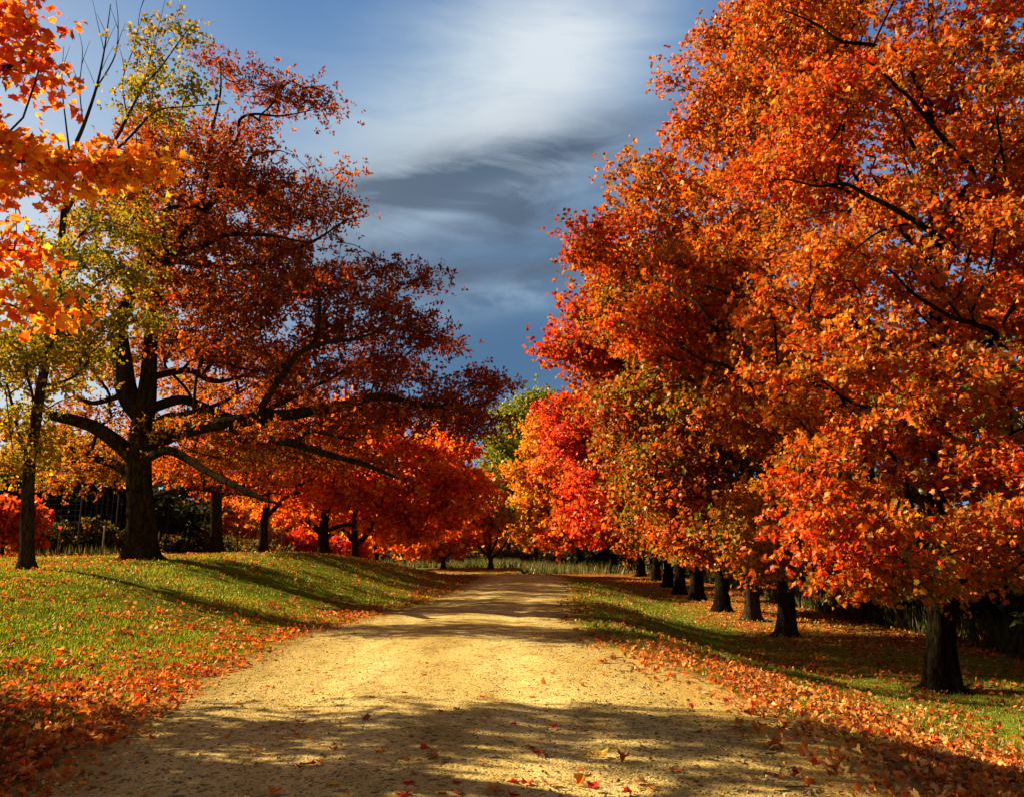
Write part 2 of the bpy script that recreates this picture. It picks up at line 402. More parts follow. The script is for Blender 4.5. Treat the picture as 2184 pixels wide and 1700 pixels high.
    for i in range(n - 1, -1, -1):
        r = max(S[i] ** (1 / ex) if S[i] > 0 else 0, tip)
        if mr[i] > 0: r = mr[i] if i < nt_ else max(mr[i], min(r, mr[i] * 1.3))
        R[i] = r
        p = par[i]
        if p >= 0:
            S[p] += r ** ex if i >= n0 else 0
            pri = r + (10 if i < n0 and p == i - 1 else 0)
            if pri > cr[p]: cr[p] = pri; child[p] = i
    for i in range(1, n):                         # never thicker than what carries it
        if R[i] > R[par[i]]: R[i] = R[par[i]]
    # tubes
    VT, QT, VB, QB = [], [], [], []; nT = nB = 0
    starts = [0] + [i for i in range(1, n) if child[par[i]] != i]
    for s in starts:
        if s != 0 and R[s] < minr: continue
        ch = []; i = s
        while i != -1: ch.append(i); i = child[i]
        pts = X[ch]; rr = R[ch]
        if s != 0: pts = np.vstack([X[par[s]], pts]); rr = np.concatenate([[min(R[par[s]], rr[0] * 1.25)], rr])
        if len(pts) < 2: continue
        rm = rr.max()
        flare = None
        if s == 0:
            z = pts[:, 2] - f[2]; fl = np.exp(-np.maximum(z, 0) / (trunk[0][3] * 1.1)); rr = rr * (1 + .28 * fl)
            pts = np.vstack([pts[0] - np.array([0, 0, .35]), pts[0], pts[0] + (pts[1] - pts[0]) * .25, pts[0] + (pts[1] - pts[0]) * .6, pts[1:]])
            r1 = trunk[0][3]
            rr = np.concatenate([[r1 * 1.6, r1 * 1.3, r1 * 1.13, r1 * 1.03], rr[1:]])
            flare = .35 * np.exp(-np.maximum(pts[:, 2] - f[2], 0) / (r1 * 1.2))
        elif rm > .035 and s >= n0: pts, rr = spline(pts, rr, 2)
        ns = 20 if rm > .25 else 12 if rm > .12 else 8 if rm > .05 else 5 if rm > .02 else 3
        v, qd = tube(pts, rr, ns, rng, flare)
        if s == 0: VT.append(v); QT.append(qd + nT); nT += len(v)
        else: VB.append(v); QB.append(qd + nB); nB += len(v)
    bk = bark or M_BARK
    V = np.vstack(VT) - f; Q = np.vstack(QT)
    mesh_from('trunk', V, Q.ravel(), np.full(len(Q), 4), bk, root, smooth_=True)
    if VB:
        V = np.vstack(VB) - f; Q = np.vstack(QB)
        mesh_from('branches', V, Q.ravel(), np.full(len(Q), 4), bk, root, smooth_=True)
    # leaves
    na = len(A); ns_ = max(1, per // whorl)
    cl_ = rng.lognormal(0, .35, na)
    tcol = np.zeros((na, 3))
    for k in set(Bp):
        sel = np.array([Bp[i] == k for i in bi]); tcol[sel] = pick(k, sel.sum(), rng)
    ti = np.repeat(np.arange(na), ns_)
    back = X[tips[ti]] - X[par[tips[ti]]]
    cen = A[ti] + rng.normal(size=(len(ti), 3)) * clump * np.array([1.1, 1.1, .5]) - back * rng.uniform(0, .8, (len(ti), 1))
    li = np.repeat(np.arange(len(ti)), whorl); nl = len(li)
    keepl = rng.uniform(size=nl) < np.clip(cl_[ti[li]], .35, 1.3) / 1.2
    li = li[keepl]; nl = len(li)
    outw = unit(cen[li] - Bc[bi[ti[li]]])
    ax = unit(rng.normal(size=(nl, 3)) + outw * .35 + np.array([0, 0, -droop]))
    pos_ = cen[li] + ax * lsize * rng.uniform(.1, 1, (nl, 1)) * sub + rng.normal(size=(nl, 3)) * lsize * sub
    nr = rng.normal(size=(nl, 3)) * .8 + outw * .55 + np.array([0, 0, .45])
    alt = pick(pal, nl, rng)
    tc_ = tcol[ti[li]]; same = rng.uniform(size=(nl, 1)) < .72
    col = np.where(same, tc_, alt) * rng.lognormal(0, .22, (nl, 1)) * rng.lognormal(0, .1, (na, 1))[ti[li]]
    col = np.clip(col * .54 * bright, 0, .85)
    sz = lsize * rng.uniform(.5, 1.25, nl)
    leaves_mesh('crown', pos_ - f, ax, nr, sz, col, kind, leafm or M_LEAF, root, curl=rng.uniform(.3, 2.0, nl))
    return root

print('start trees', time.time() - T0)
G_L = 'trees on the left bank'; G_R = 'maples in the row along the right of the road'

# --- near maple standing just left of the view, its low sprays reach into it
tree('maple_tree', 'near orange maple whose large-leaved sprays hang into the upper left corner', 'tree',
     [(-10.2, 8.6, 0.7, .27), (-10.1, 8.6, 2.2, .24), (-10.0, 8.7, 4.5, .19), (-9.9, 8.6, 7.5, .12), (-9.8, 8.5, 10.5, .05)],
     [(-9.4, 9.0, 4.0, 2.5, 1.7, 1.2, None, 1.5), (-10.2, 7.4, 4.4, 2.8, 1.8, 1.5, None, 1.4), (-9.2, 5.4, 4.8, 2.6, 1.8, 2.2, None, 1.2), (-10, 3.6, 5.6, 2.8, 2.0, 2.6, None, 1.1), (-12.2, 8.2, 4.8, 1.8, 1.9, 1.6, None, 1.0), (-10.4, 6.4, 8.4, 2.2, 1.5, 2.0, None, .7), (-8.0, 8.2, 3.0, 1.6, 1.3, .8, None, 1.2), (-9.8, 10.8, 7.0, 2.4, 1.3, 1.7, None, 2.4), (-10.2, 10.8, 9.3, 2.3, 1.3, 1.4, None, 2.0)]
     + [tuple(P(px, py, d)) + (rx * d / FPX, ry, rz * d / FPX, pal, w) for px, py, d, rx, rz, ry, pal, w in [
        (10, 70, 7.2, 125, 95, .42, 'orange', 5), (60, 130, 7.2, 90, 50, .35, 'flame', 2.0), (95, 165, 7.2, 75, 40, .3, 'flame', 3.2), (-60, 60, 7, 150, 120, .7, 'rust', 1),
        (10, 315, 7.4, 110, 26, .35, 'amber', 3.0), (90, 352, 7.5, 170, 34, .38, 'amber', 10), (255, 354, 7.5, 90, 20, .28, 'amber', 22), (30, 395, 7.3, 110, 32, .38, 'amber', 8), (-60, 370, 7, 130, 40, .5, 'amber', 1.2),
        (40, 535, 7.2, 85, 40, .35, 'flame', 4), (-60, 520, 7, 110, 50, .5, 'redor', 1.2), (10, 645, 7.0, 80, 28, .35, 'flame', 4.5), (95, 662, 7.0, 80, 22, .3, 'amber', 10), (-70, 640, 6.8, 120, 40, .5, 'redor', 1.2)]],
     'orange', 2900, 28, .088, 'maple', world=True, bright=1.5, leafm=M_GLOW, seed=11, clump=.17, limbs=[  # leaf colours brightened so the sprays look backlit
        [(-10.0, 8.7, 4.2, .09)] + [(-7.5, 8.0, 4.6, .07), tuple(P(-120, 340, 6.9)) + (.05,), tuple(P(40, 345, 7.4)) + (.02,), tuple(P(220, 350, 7.5)) + (.008,)],
        [(-10.1, 8.6, 3.2, .07)] + [(-7.5, 7.8, 3.5, .05), tuple(P(-150, 640, 6.8)) + (.035,), tuple(P(20, 650, 7.0)) + (.012,)],
        [(-9.95, 8.6, 5.6, .09)] + [(-7.6, 7.9, 6.0, .07), tuple(P(-100, 180, 7)) + (.04,), tuple(P(60, 130, 7.2)) + (.015,)],
        [(-10.0, 8.65, 3.8, .07)] + [(-7.6, 7.9, 4.0, .055), tuple(P(-140, 530, 6.9)) + (.04,), tuple(P(30, 535, 7.2)) + (.012,)]], tip=.004, whorl=5, bark=M_BARK2, lump=.15)

# --- slender yellow-green tree
tree('slender_tree', 'slender leaning yellow-green tree with bare top twigs at the left edge of the bank', 'tree',
     [(57, 1218, 20, .20), (58, 1110, 20, .185), (60, 1035, 20, .17), (70, 950, 20, .155), (85, 840, 20, .14), (104, 735, 20, .125), (122, 640, 20, .11), (131, 520, 20, .10), (138, 430, 20, .09), (150, 340, 20, .07), (178, 270, 20, .055), (205, 190, 20, .04), (222, 110, 20, .025), (236, 10, 20, .012)],
     [(50, 960, 20, 55, 80, 1.0, 'yellow'), (120, 800, 20.5, 90, 60, 1.6, 'yellow'), (50, 820, 20, 80, 110, 1.8), (210, 620, 20, 130, 120, 2.2), (80, 560, 20, 110, 110, 2), (250, 490, 20.5, 90, 100, 1.6), (110, 720, 20, 120, 80, 2), (20, 1060, 20, 40, 60, .8, 'yellow'), (20, 440, 20, 70, 60, 1),
      (318, 120, 20, 50, 50, .8, 'lime', 1.3), (300, 190, 20, 60, 40, .8, 'lime', 1.3), (395, 75, 20, 42, 28, .5, 'lime', 1.6), (430, 205, 20, 80, 32, .7, 'lime', 1.3), (350, 225, 20, 80, 40, .9, 'lime', 1.3), (380, 20, 20, 22, 22, .4, 'lime', 1)],
     'lime', 1050, 30, .11, 'diamond', seed=21, clump=.30, attach=.12, bark=M_BARK2, tip=.006, limbs=[
      [(136, 470, 20, .06), (190, 370, 20, .05), (248, 295, 20, .042), (271, 252, 20, .036), (306, 186, 20, .03), (341, 147, 20, .022), (388, 81, 20, .014), (419, 43, 20, .006)],
      [(190, 370, 20, .04), (271, 299, 20, .034), (330, 240, 20, .026), (388, 229, 20, .02), (485, 222, 20, .008)],
      [(205, 190, 20, .022), (245, 120, 20, .018), (252, 50, 20, .012), (245, -20, 20, .005)],
      [(222, 110, 20, .014), (208, 50, 20, .01), (195, -10, 20, .004)],
      [(178, 270, 20, .02), (170, 190, 20, .014), (176, 110, 20, .01), (166, 60, 20, .004)],
      [(271, 252, 20, .02), (262, 170, 20, .016), (290, 90, 20, .012), (300, 20, 20, .008), (325, -30, 20, .004)],
      [(306, 186, 20, .014), (330, 90, 20, .01), (350, 10, 20, .006), (360, -40, 20, .003)],
      [(62, 1010, 20, .06), (35, 900, 20, .045), (10, 800, 20, .02)],
      [(150, 340, 20, .03), (140, 260, 20, .022), (132, 180, 20, .014), (136, 100, 20, .006)]]
      + [[(x, y, 20, .011), (x + dx * .5, y - dy * .55, 20 + dz * .5, .008), (x + dx, y - dy, 20 + dz, .003)] for x, y, dx, dy, dz in [
       (222, 110, 26, 58, .2), (228, 80, -22, 50, -.2), (213, 160, 30, 62, .3), (205, 190, -28, 66, .2), (246, 110, 22, 60, -.2), (250, 60, -16, 46, .1), (172, 190, -24, 58, .2), (174, 140, 18, 52, -.2), (134, 180, -20, 56, .1), (133, 150, 16, 50, -.1),
       (270, 150, -22, 60, .2), (285, 100, 20, 66, .2), (341, 147, -14, 62, -.2), (365, 112, 30, 28, .1), (388, 81, -12, 50, .2), (400, 66, 34, 26, -.1), (330, 90, -16, 60, .1), (190, 235, 30, 70, -.3), (300, 20, 14, 40, .1)]])

# --- the great oak
o = 25.0
oak_limbs = [
 [(290, 880, o, .36), (272, 840, o, .33), (258, 760, o, .29), (254, 690, o, .26), (270, 655, o - .2, .22), (290, 600, o - .3, .15), (322, 547, o - .5, .11), (295, 520, o - .8, .09), (287, 473, o - .8, .07), (297, 434, o - .8, .055), (306, 388, o - .8, .03)],
 [(305, 955, o, .26), (372, 925, o - .8, .24), (438, 908, o - 1.5, .22), (503, 898, o - 2, .2), (569, 888, o - 2.2, .18), (630, 882, o - 2.4, .16), (720, 868, o - 2.5, .135), (805, 845, o - 2.4, .115), (876, 860, o - 2.2, .09), (931, 868, o - 2, .07), (1006, 865, o - 2, .045), (1060, 850, o - 2, .02)],
 [(540, 895, o - 2.1, .13), (584, 935, o - 2.6, .12), (629, 946, o - 3, .11), (705, 971, o - 3.3, .09), (780, 991, o - 3.5, .07), (850, 1020, o - 3.6, .035)],
 [(629, 946, o - 3, .07), (660, 920, o - 3.2, .06), (705, 928, o - 3.4, .045), (760, 940, o - 3.5, .02)],
 [(312, 880, o, .17), (382, 853, o + .8, .16), (428, 865, o + 1.5, .145), (478, 885, o + 2.2, .13), (528, 890, o + 2.8, .11), (620, 850, o + 3.5, .08), (720, 800, o + 4, .05), (800, 760, o + 4.2, .02)],
 [(312, 925, o, .13), (352, 890, o + 1.5, .12), (395, 882, o + 3, .1), (470, 860, o + 4.5, .07), (540, 820, o + 5.5, .03)],
 [(300, 995, o, .15), (332, 968, o - 1, .14), (362, 961, o - 1.8, .13), (402, 981, o - 2.5, .115), (453, 1011, o - 3.2, .1), (503, 1036, o - 3.8, .085), (553, 1061, o - 4.2, .06), (600, 1075, o - 4.5, .035)],
 [(288, 985, o, .24), (252, 945, o - .3, .23), (201, 910, o - .6, .2), (161, 898, o - .8, .18), (121, 888, o - 1, .16), (103, 885, o - 1, .13)],
 [(283, 1030, o, .17), (246, 991, o + .4, .155), (201, 981, o + .8, .13), (156, 986, o + 1.2, .09), (120, 1000, o + 1.4, .04)],
 [(262, 850, o, .1), (201, 860, o - .4, .075), (166, 848, o - .6, .05), (140, 850, o - .7, .02)],
 [(322, 800, o, .12), (402, 790, o + .5, .105), (443, 810, o + 1, .09), (483, 812, o + 1.5, .07), (560, 790, o + 2, .03)],
 [(545, 890, o - 2.1, .11), (579, 835, o - 2.6, .1), (614, 785, o - 3, .09), (644, 750, o - 3.2, .08), (705, 729, o - 3.4, .065), (755, 724, o - 3.5, .05), (830, 700, o - 3.6, .02)],
 [(335, 620, o, .12), (357, 555, o - .5, .1), (345, 496, o - .8, .085), (345, 458, o - 1, .075), (372, 442, o - 1.2, .065), (419, 442, o - 1.5, .045), (480, 430, o - 1.8, .02)],
 [(350, 580, o, .13), (388, 539, o - .8, .12), (419, 531, o - 1.2, .105), (465, 508, o - 1.8, .09), (504, 500, o - 2.2, .075), (582, 504, o - 2.6, .045), (660, 520, o - 2.8, .02)],
 [(400, 500, o, .11), (460, 420, o + .2, .1), (481, 357, o + .3, .085), (485, 330, o + .3, .075), (508, 295, o + .2, .06), (512, 256, o + .1, .05), (543, 244, o, .042), (601, 248, o - .2, .03), (679, 233, o - .4, .01)],
 [(440, 440, o, .09), (520, 365, o - .3, .075), (535, 337, o - .4, .06), (562, 326, o - .5, .05), (597, 322, o - .5, .02)],
 [(420, 600, o + .3, .1), (520, 570, o + .3, .085), (613, 539, o, .07), (659, 520, o - .2, .055), (694, 500, o - .3, .035), (740, 470, o - .3, .02), (785, 462, o - .3, .008)],
 [(694, 500, o - .3, .02), (720, 430, o - .3, .016), (745, 380, o - .3, .008)],
 [(630, 430, o, .02), (655, 385, o, .015), (668, 365, o, .01), (655, 330, o, .004)], [(655, 385, o, .012), (672, 372, o, .01), (671, 335, o, .004)],
]
tree('oak_tree', 'massive dark oak with a thick furrowed trunk and long spreading limbs on the left bank', 'tree',
     [(299, 1196, o, .52), (300, 1130, o, .47), (298, 1050, o, .45), (297, 990, o, .46), (300, 930, o, .43), (311, 860, o, .36), (318, 790, o, .29), (325, 700, o, .24), (338, 610, o, .2), (380, 520, o, .16), (420, 460, o, .12), (440, 380, o, .09), (450, 290, o, .06), (470, 200, o, .04), (470, 130, o, .015)],
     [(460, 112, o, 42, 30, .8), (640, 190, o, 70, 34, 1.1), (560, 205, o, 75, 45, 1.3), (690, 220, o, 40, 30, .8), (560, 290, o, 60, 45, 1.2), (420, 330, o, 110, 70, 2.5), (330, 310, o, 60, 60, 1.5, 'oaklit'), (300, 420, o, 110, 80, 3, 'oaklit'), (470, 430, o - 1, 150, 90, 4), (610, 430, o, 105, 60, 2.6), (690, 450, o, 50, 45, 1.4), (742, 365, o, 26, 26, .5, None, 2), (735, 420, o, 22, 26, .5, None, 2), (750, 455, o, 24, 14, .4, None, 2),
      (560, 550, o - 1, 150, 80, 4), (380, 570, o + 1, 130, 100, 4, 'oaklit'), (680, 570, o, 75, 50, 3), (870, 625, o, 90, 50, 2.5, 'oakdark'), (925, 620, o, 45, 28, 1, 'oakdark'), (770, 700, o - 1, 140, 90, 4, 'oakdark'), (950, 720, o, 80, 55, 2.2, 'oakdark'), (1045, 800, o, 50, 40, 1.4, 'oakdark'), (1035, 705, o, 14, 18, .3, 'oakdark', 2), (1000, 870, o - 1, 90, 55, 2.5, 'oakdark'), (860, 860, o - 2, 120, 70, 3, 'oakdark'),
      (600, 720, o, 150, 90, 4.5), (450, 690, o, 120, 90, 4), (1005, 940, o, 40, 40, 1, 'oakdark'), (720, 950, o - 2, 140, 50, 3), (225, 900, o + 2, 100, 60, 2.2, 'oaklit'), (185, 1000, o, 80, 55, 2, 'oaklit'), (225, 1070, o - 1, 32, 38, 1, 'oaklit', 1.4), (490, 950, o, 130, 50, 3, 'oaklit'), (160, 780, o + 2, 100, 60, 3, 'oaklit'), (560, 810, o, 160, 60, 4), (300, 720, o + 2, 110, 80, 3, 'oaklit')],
     'oak', 4000, 50, .138, 'oak', limbs=oak_limbs, seed=5, clump=.36, seg=.6, tip=.007, droop=.0, whorl=10, sub=.25, kpath=.3, attach=.45, lump=.28, bright=.92, dshift=1.5, deep=1.3)
print('oak', time.time() - T0)

# --- the left row behind the oak
tree('oak_tree', 'smaller orange-brown oak with one long low limb, first tree behind the great oak', 'tree',
     [(461, 1181, 38, .33), (462, 1110, 38, .30), (462, 1045, 38, .28), (464, 960, 38, .2), (470, 860, 38, .12), (480, 760, 38, .05)],
     [(460, 1005, 38, 110, 45, 3), (400, 950, 38, 100, 60, 3), (540, 930, 36, 110, 60, 4), (470, 860, 38, 120, 70, 3, 'oaklit'), (560, 1020, 38, 60, 40, 2)], 'flame', 800, 28, 0.2, 'oak',
     limbs=[[(462, 1050, 38, .17), (430, 1040, 37.5, .15), (395, 1042, 37, .13), (360, 1050, 36.5, .1), (335, 1056, 36, .06)], [(462, 1065, 38, .12), (500, 1050, 38.5, .1), (545, 1058, 39, .07), (590, 1050, 39, .03)]], group=G_L, seed=31, deep=1.7, clump=.5, seg=1, tip=.015, whorl=7, attach=.35)
tree('oak_tree', 'rust-coloured oak forking low, second tree behind the great oak', 'tree',
     [(562, 1186, 44, .29), (562, 1120, 44, .26), (568, 1085, 44, .24), (568, 1020, 44, .18), (570, 930, 44, .1), (575, 830, 44, .05)],
     [(600, 1030, 44, 100, 45, 3), (560, 960, 44, 110, 60, 3.5), (650, 960, 43, 100, 60, 4), (600, 880, 44, 110, 70, 3.5), (540, 1050, 44, 50, 30, 2)], 'flame', 700, 26, 0.22, 'oak',
     limbs=[[(566, 1105, 44, .14), (590, 1080, 43.6, .12), (606, 1062, 43.3, .09), (640, 1050, 43, .05)]], group=G_L, seed=32, deep=1.7, clump=.55, seg=1, tip=.018, whorl=7, attach=.35)
tree('maple_tree', 'thick-trunked dark orange maple, third trunk behind the great oak on the bank', 'tree',
     [(691, 1201, 49, .44), (689, 1160, 49, .38), (690, 1125, 49, .34), (700, 1060, 49, .24), (710, 980, 49, .14), (715, 880, 49, .06)],
     [(680, 1065, 49, 110, 45, 4), (720, 990, 49, 130, 70, 4.5), (640, 1085, 49, 50, 35, 3), (760, 900, 49, 110, 60, 4), (610, 1010, 50, 70, 50, 3)], 'flame', 800, 24, 0.24, 'maple_mid',
     limbs=[[(690, 1140, 49, .2), (665, 1118, 48.8, .18), (645, 1100, 48.6, .14), (625, 1085, 48.5, .08)], [(690, 1135, 49, .16), (730, 1120, 48.6, .12), (760, 1118, 48.4, .07)]], group=G_L, seed=33, bright=1.3, leafm=M_GLOW, lump=.42, deep=1.3, clump=.6, seg=1.2, tip=.02, attach=.35)
tree('maple_tree', 'maple with widely forked dark trunk and red-brown crown at the foot of the bank', 'tree',
     [(755, 1211, 52, .33), (757, 1170, 52, .28), (756, 1140, 52, .26), (760, 1060, 52, .18), (770, 960, 52, .08)],
     [(800, 1085, 52, 120, 40, 4), (840, 1020, 52, 130, 70, 5), (900, 950, 52, 110, 60, 4), (760, 1030, 52, 90, 50, 4), (720, 1110, 52, 50, 22, 2.5)], 'flame', 850, 24, 0.25, 'maple_mid',
     limbs=[[(756, 1155, 52, .18), (738, 1135, 52, .15), (722, 1122, 52, .1), (700, 1105, 52, .05)], [(757, 1165, 52, .2), (778, 1145, 51.8, .17), (790, 1125, 51.6, .13), (806, 1098, 51.4, .07)]], group=G_L, seed=34, bright=1.3, leafm=M_GLOW, lump=.42, deep=1.3, clump=.6, seg=1.2, tip=.02, attach=.35)
tree('maple_tree', 'thin-trunked red-orange maple reaching toward the road, last tree on the left bank', 'tree',
     [(803, 1209, 56, .22), (802, 1180, 56, .19), (801, 1150, 56, .17), (815, 1080, 56, .12), (840, 980, 56, .05)],
     [(880, 1100, 56, 120, 45, 4.5), (960, 1050, 57, 85, 60, 4), (930, 980, 57, 95, 60, 4.5), (850, 1140, 56, 80, 28, 3), (990, 1010, 57, 50, 40, 3, 'redor')], 'flame', 950, 24, 0.26, 'maple_mid',
     limbs=[[(803, 1180, 56, .12), (830, 1160, 55.8, .1), (870, 1152, 55.6, .07), (920, 1150, 55.4, .03)]], group=G_L, seed=35, bright=1.3, leafm=M_GLOW, lump=.42, deep=1.3, clump=.6, seg=1.2, tip=.02, attach=.35)
tree('maple_tree', 'small low multi-stemmed scarlet maple in the tall grass at the road bend', 'tree',
     [(945, 1214, 68, .22), (945, 1200, 68, .2), (944, 1185, 68, .16), (940, 1140, 68, .08), (930, 1090, 68, .04)],
     [(930, 1150, 68, 75, 30, 3), (985, 1130, 68, 55, 35, 3), (890, 1168, 68, 40, 16, 2, 'orange'), (940, 1110, 68, 70, 30, 3)], 'flame', 500, 20, .38, 'maple_mid',
     limbs=[[(945, 1196, 68, .14), (930, 1180, 68, .11), (915, 1168, 68, .06)], [(945, 1194, 68, .14), (962, 1178, 68, .11), (978, 1162, 68, .06)]], group='small trees at the bend', seed=36, bright=1.15, clump=.6, seg=1.2, tip=.025, zmin=.9)
tree('maple_tree', 'small vase-shaped red and green tree with fanned stems at the end of the road', 'tree',
     [(1046, 1218, 66, .24), (1046, 1195, 66, .22), (1044, 1178, 66, .2), (1046, 1120, 66, .12), (1048, 1040, 66, .06)],
     [(1010, 1115, 66, 55, 35, 3), (1040, 1075, 66, 45, 35, 3, 'green'), (1060, 1110, 66, 45, 22, 2, 'green'), (1000, 1050, 66, 50, 40, 3, 'redor'), (1050, 1020, 66, 20, 30, 2, 'green')], 'flame', 450, 18, .36, 'maple_mid',
     limbs=[[(1046, 1190, 66, .12), (1020, 1165, 66, .09), (1000, 1145, 66, .05), (980, 1128, 66, .03)], [(1046, 1192, 66, .12), (1072, 1168, 66, .09), (1085, 1145, 66, .05)], [(1045, 1182, 66, .12), (1032, 1150, 66, .09), (1025, 1115, 66, .05)], [(1046, 1185, 66, .1), (1060, 1150, 66, .08), (1064, 1115, 66, .04)]], group='small trees at the bend', seed=37, bright=1.15, clump=.55, seg=1.2, tip=.02, zmin=1.2)

# --- far end and the right row, far to near
tree('green_tree', 'tall pale green tree rising behind the road bend, the only green crown on the skyline', 'tree',
     [(1085, 1192, 108, .4), (1085, 1120, 108, .36), (1095, 1020, 108, .28), (1120, 920, 108, .16), (1150, 830, 108, .05)],
     [(1150, 862, 108, 44, 40, 4), (1105, 920, 108, 66, 66, 6), (1075, 985, 108, 45, 50, 5), (1055, 1050, 108, 28, 55, 4), (1120, 1000, 108, 60, 60, 6)], 'green', 1000, 24, .48, 'diamond', seed=41, clump=1.0, seg=1.5, tip=.03)
tree('maple_tree', 'golden orange maple with a slim bare trunk at the far end of the right row', 'tree',
     [(1143, 1206, 88, .3), (1143, 1170, 88, .28), (1143, 1130, 88, .24), (1148, 1030, 88, .14), (1155, 920, 88, .05)],
     [(1150, 1090, 88, 70, 65, 4.5), (1100, 1100, 88, 42, 50, 3.5), (1110, 1005, 88, 42, 45, 3.5), (1155, 930, 88, 35, 50, 3), (1190, 1000, 88, 55, 80, 4), (1180, 1150, 88, 40, 28, 3)], 'amber', 900, 26, 0.38, 'maple_mid', group=G_R, seed=42, clump=.8, seg=1.4, tip=.025, zmin=2.2)
tree('maple_tree', 'red-orange maple with low skirts standing beyond the bend, next to the golden maple', 'tree',
     [(1236, 1206, 83, .42), (1236, 1180, 83, .38), (1236, 1140, 83, .32), (1232, 1040, 83, .2), (1228, 900, 83, .06)],
     [(1225, 1110, 83, 60, 65, 4.5), (1190, 1150, 83, 35, 30, 3), (1200, 1010, 83, 60, 70, 5), (1230, 920, 83, 65, 65, 5), (1270, 1030, 83, 60, 90, 5)], 'flame', 900, 26, 0.38, 'maple_mid', group=G_R, bark=M_BARK_SHADE, seed=43, clump=.8, seg=1.4, tip=.025, zmin=2.0)
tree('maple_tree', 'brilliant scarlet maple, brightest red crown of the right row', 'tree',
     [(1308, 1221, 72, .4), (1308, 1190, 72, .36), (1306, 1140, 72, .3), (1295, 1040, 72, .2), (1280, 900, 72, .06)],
     [(1235, 880, 71, 75, 60, 4.5), (1215, 930, 70, 40, 50, 3), (1275, 960, 70, 80, 70, 5), (1265, 1060, 69, 60, 80, 4), (1310, 1080, 70, 60, 70, 4, 'redor'), (1290, 1140, 69, 50, 38, 3, 'redor')], 'scarlet', 1000, 28, 0.34, 'maple_mid', group=G_R, bark=M_BARK_SHADE, seed=44, clump=.75, seg=1.4, tip=.025, zmin=1.8)
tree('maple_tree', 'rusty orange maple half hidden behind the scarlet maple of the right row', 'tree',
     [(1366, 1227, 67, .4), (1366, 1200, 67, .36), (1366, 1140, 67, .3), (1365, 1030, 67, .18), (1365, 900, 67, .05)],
     [(1350, 1060, 66, 70, 80, 4), (1360, 1140, 66, 60, 48, 3), (1360, 950, 67, 80, 90, 5)], 'orange', 700, 26, 0.32, 'maple_mid', group=G_R, bark=M_BARK_SHADE, seed=45, clump=.7, seg=1.4, tip=.025, zmin=1.5)
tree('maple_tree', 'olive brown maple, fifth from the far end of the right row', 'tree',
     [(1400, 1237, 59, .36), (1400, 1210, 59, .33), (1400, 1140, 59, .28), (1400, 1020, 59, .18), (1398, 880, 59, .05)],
     [(1395, 1010, 58, 80, 100, 4.5), (1400, 1130, 58, 60, 48, 3), (1390, 900, 59, 90, 90, 5)], 'olive', 700, 26, 0.3, 'maple_mid', group=G_R, bark=M_BARK_SHADE, seed=46, clump=.7, seg=1.3, tip=.02, zmin=1.4)
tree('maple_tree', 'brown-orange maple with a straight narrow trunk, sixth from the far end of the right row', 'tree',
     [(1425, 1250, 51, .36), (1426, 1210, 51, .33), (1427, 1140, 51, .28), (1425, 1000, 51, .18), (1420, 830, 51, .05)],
     [(1410, 850, 50, 110, 110, 5), (1430, 1010, 50, 90, 90, 4.5), (1435, 1130, 50, 55, 48, 3)], 'rust', 800, 26, 0.27, 'maple_mid', group=G_R, bark=M_BARK_SHADE, seed=47, clump=.65, seg=1.2, tip=.02, zmin=1.3)
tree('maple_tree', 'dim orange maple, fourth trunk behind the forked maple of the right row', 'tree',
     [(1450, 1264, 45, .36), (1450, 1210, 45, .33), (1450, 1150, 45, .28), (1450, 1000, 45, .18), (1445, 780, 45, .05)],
     [(1430, 770, 45, 130, 130, 5), (1460, 960, 44.5, 100, 100, 4.5), (1460, 1120, 44.5, 65, 65, 3)], 'olive', 900, 28, 0.25, 'maple_mid', group=G_R, bark=M_BARK_SHADE, seed=48, clump=.6, seg=1.1, tip=.018, zmin=1.2)
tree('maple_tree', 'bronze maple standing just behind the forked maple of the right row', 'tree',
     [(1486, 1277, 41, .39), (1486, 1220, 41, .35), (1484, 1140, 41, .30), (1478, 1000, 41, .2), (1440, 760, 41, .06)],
     [(1340, 810, 40, 90, 95, 4, 'rust'), (1420, 900, 40, 120, 130, 5), (1480, 1080, 40, 90, 85, 3.6), (1330, 960, 40.5, 60, 70, 3, 'rust'), (1490, 1180, 40, 50, 32, 2.2, 'orange')], 'olive', 1200, 32, 0.21, 'maple_mid', group=G_R, bark=M_BARK_SHADE, seed=49, clump=.55, seg=1, tip=.015, zmin=1.3)
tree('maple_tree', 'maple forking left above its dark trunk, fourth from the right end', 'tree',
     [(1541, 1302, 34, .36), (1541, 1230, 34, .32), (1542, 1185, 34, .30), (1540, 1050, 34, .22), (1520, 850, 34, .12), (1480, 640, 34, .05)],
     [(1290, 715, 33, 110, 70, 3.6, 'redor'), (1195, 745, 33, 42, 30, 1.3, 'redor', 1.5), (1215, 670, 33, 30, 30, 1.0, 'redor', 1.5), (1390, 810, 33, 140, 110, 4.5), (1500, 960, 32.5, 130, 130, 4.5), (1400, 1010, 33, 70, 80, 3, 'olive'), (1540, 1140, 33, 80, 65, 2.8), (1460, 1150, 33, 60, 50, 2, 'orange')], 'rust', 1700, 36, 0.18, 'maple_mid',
     limbs=[[(1541, 1195, 34, .2), (1515, 1170, 33.8, .18), (1488, 1155, 33.6, .15), (1460, 1120, 33.4, .1), (1420, 1060, 33.2, .06), (1370, 990, 33, .03)]], group=G_R, bark=M_BARK_SHADE, seed=50, clump=.5, seg=.9, tip=.013, zmin=1.1)
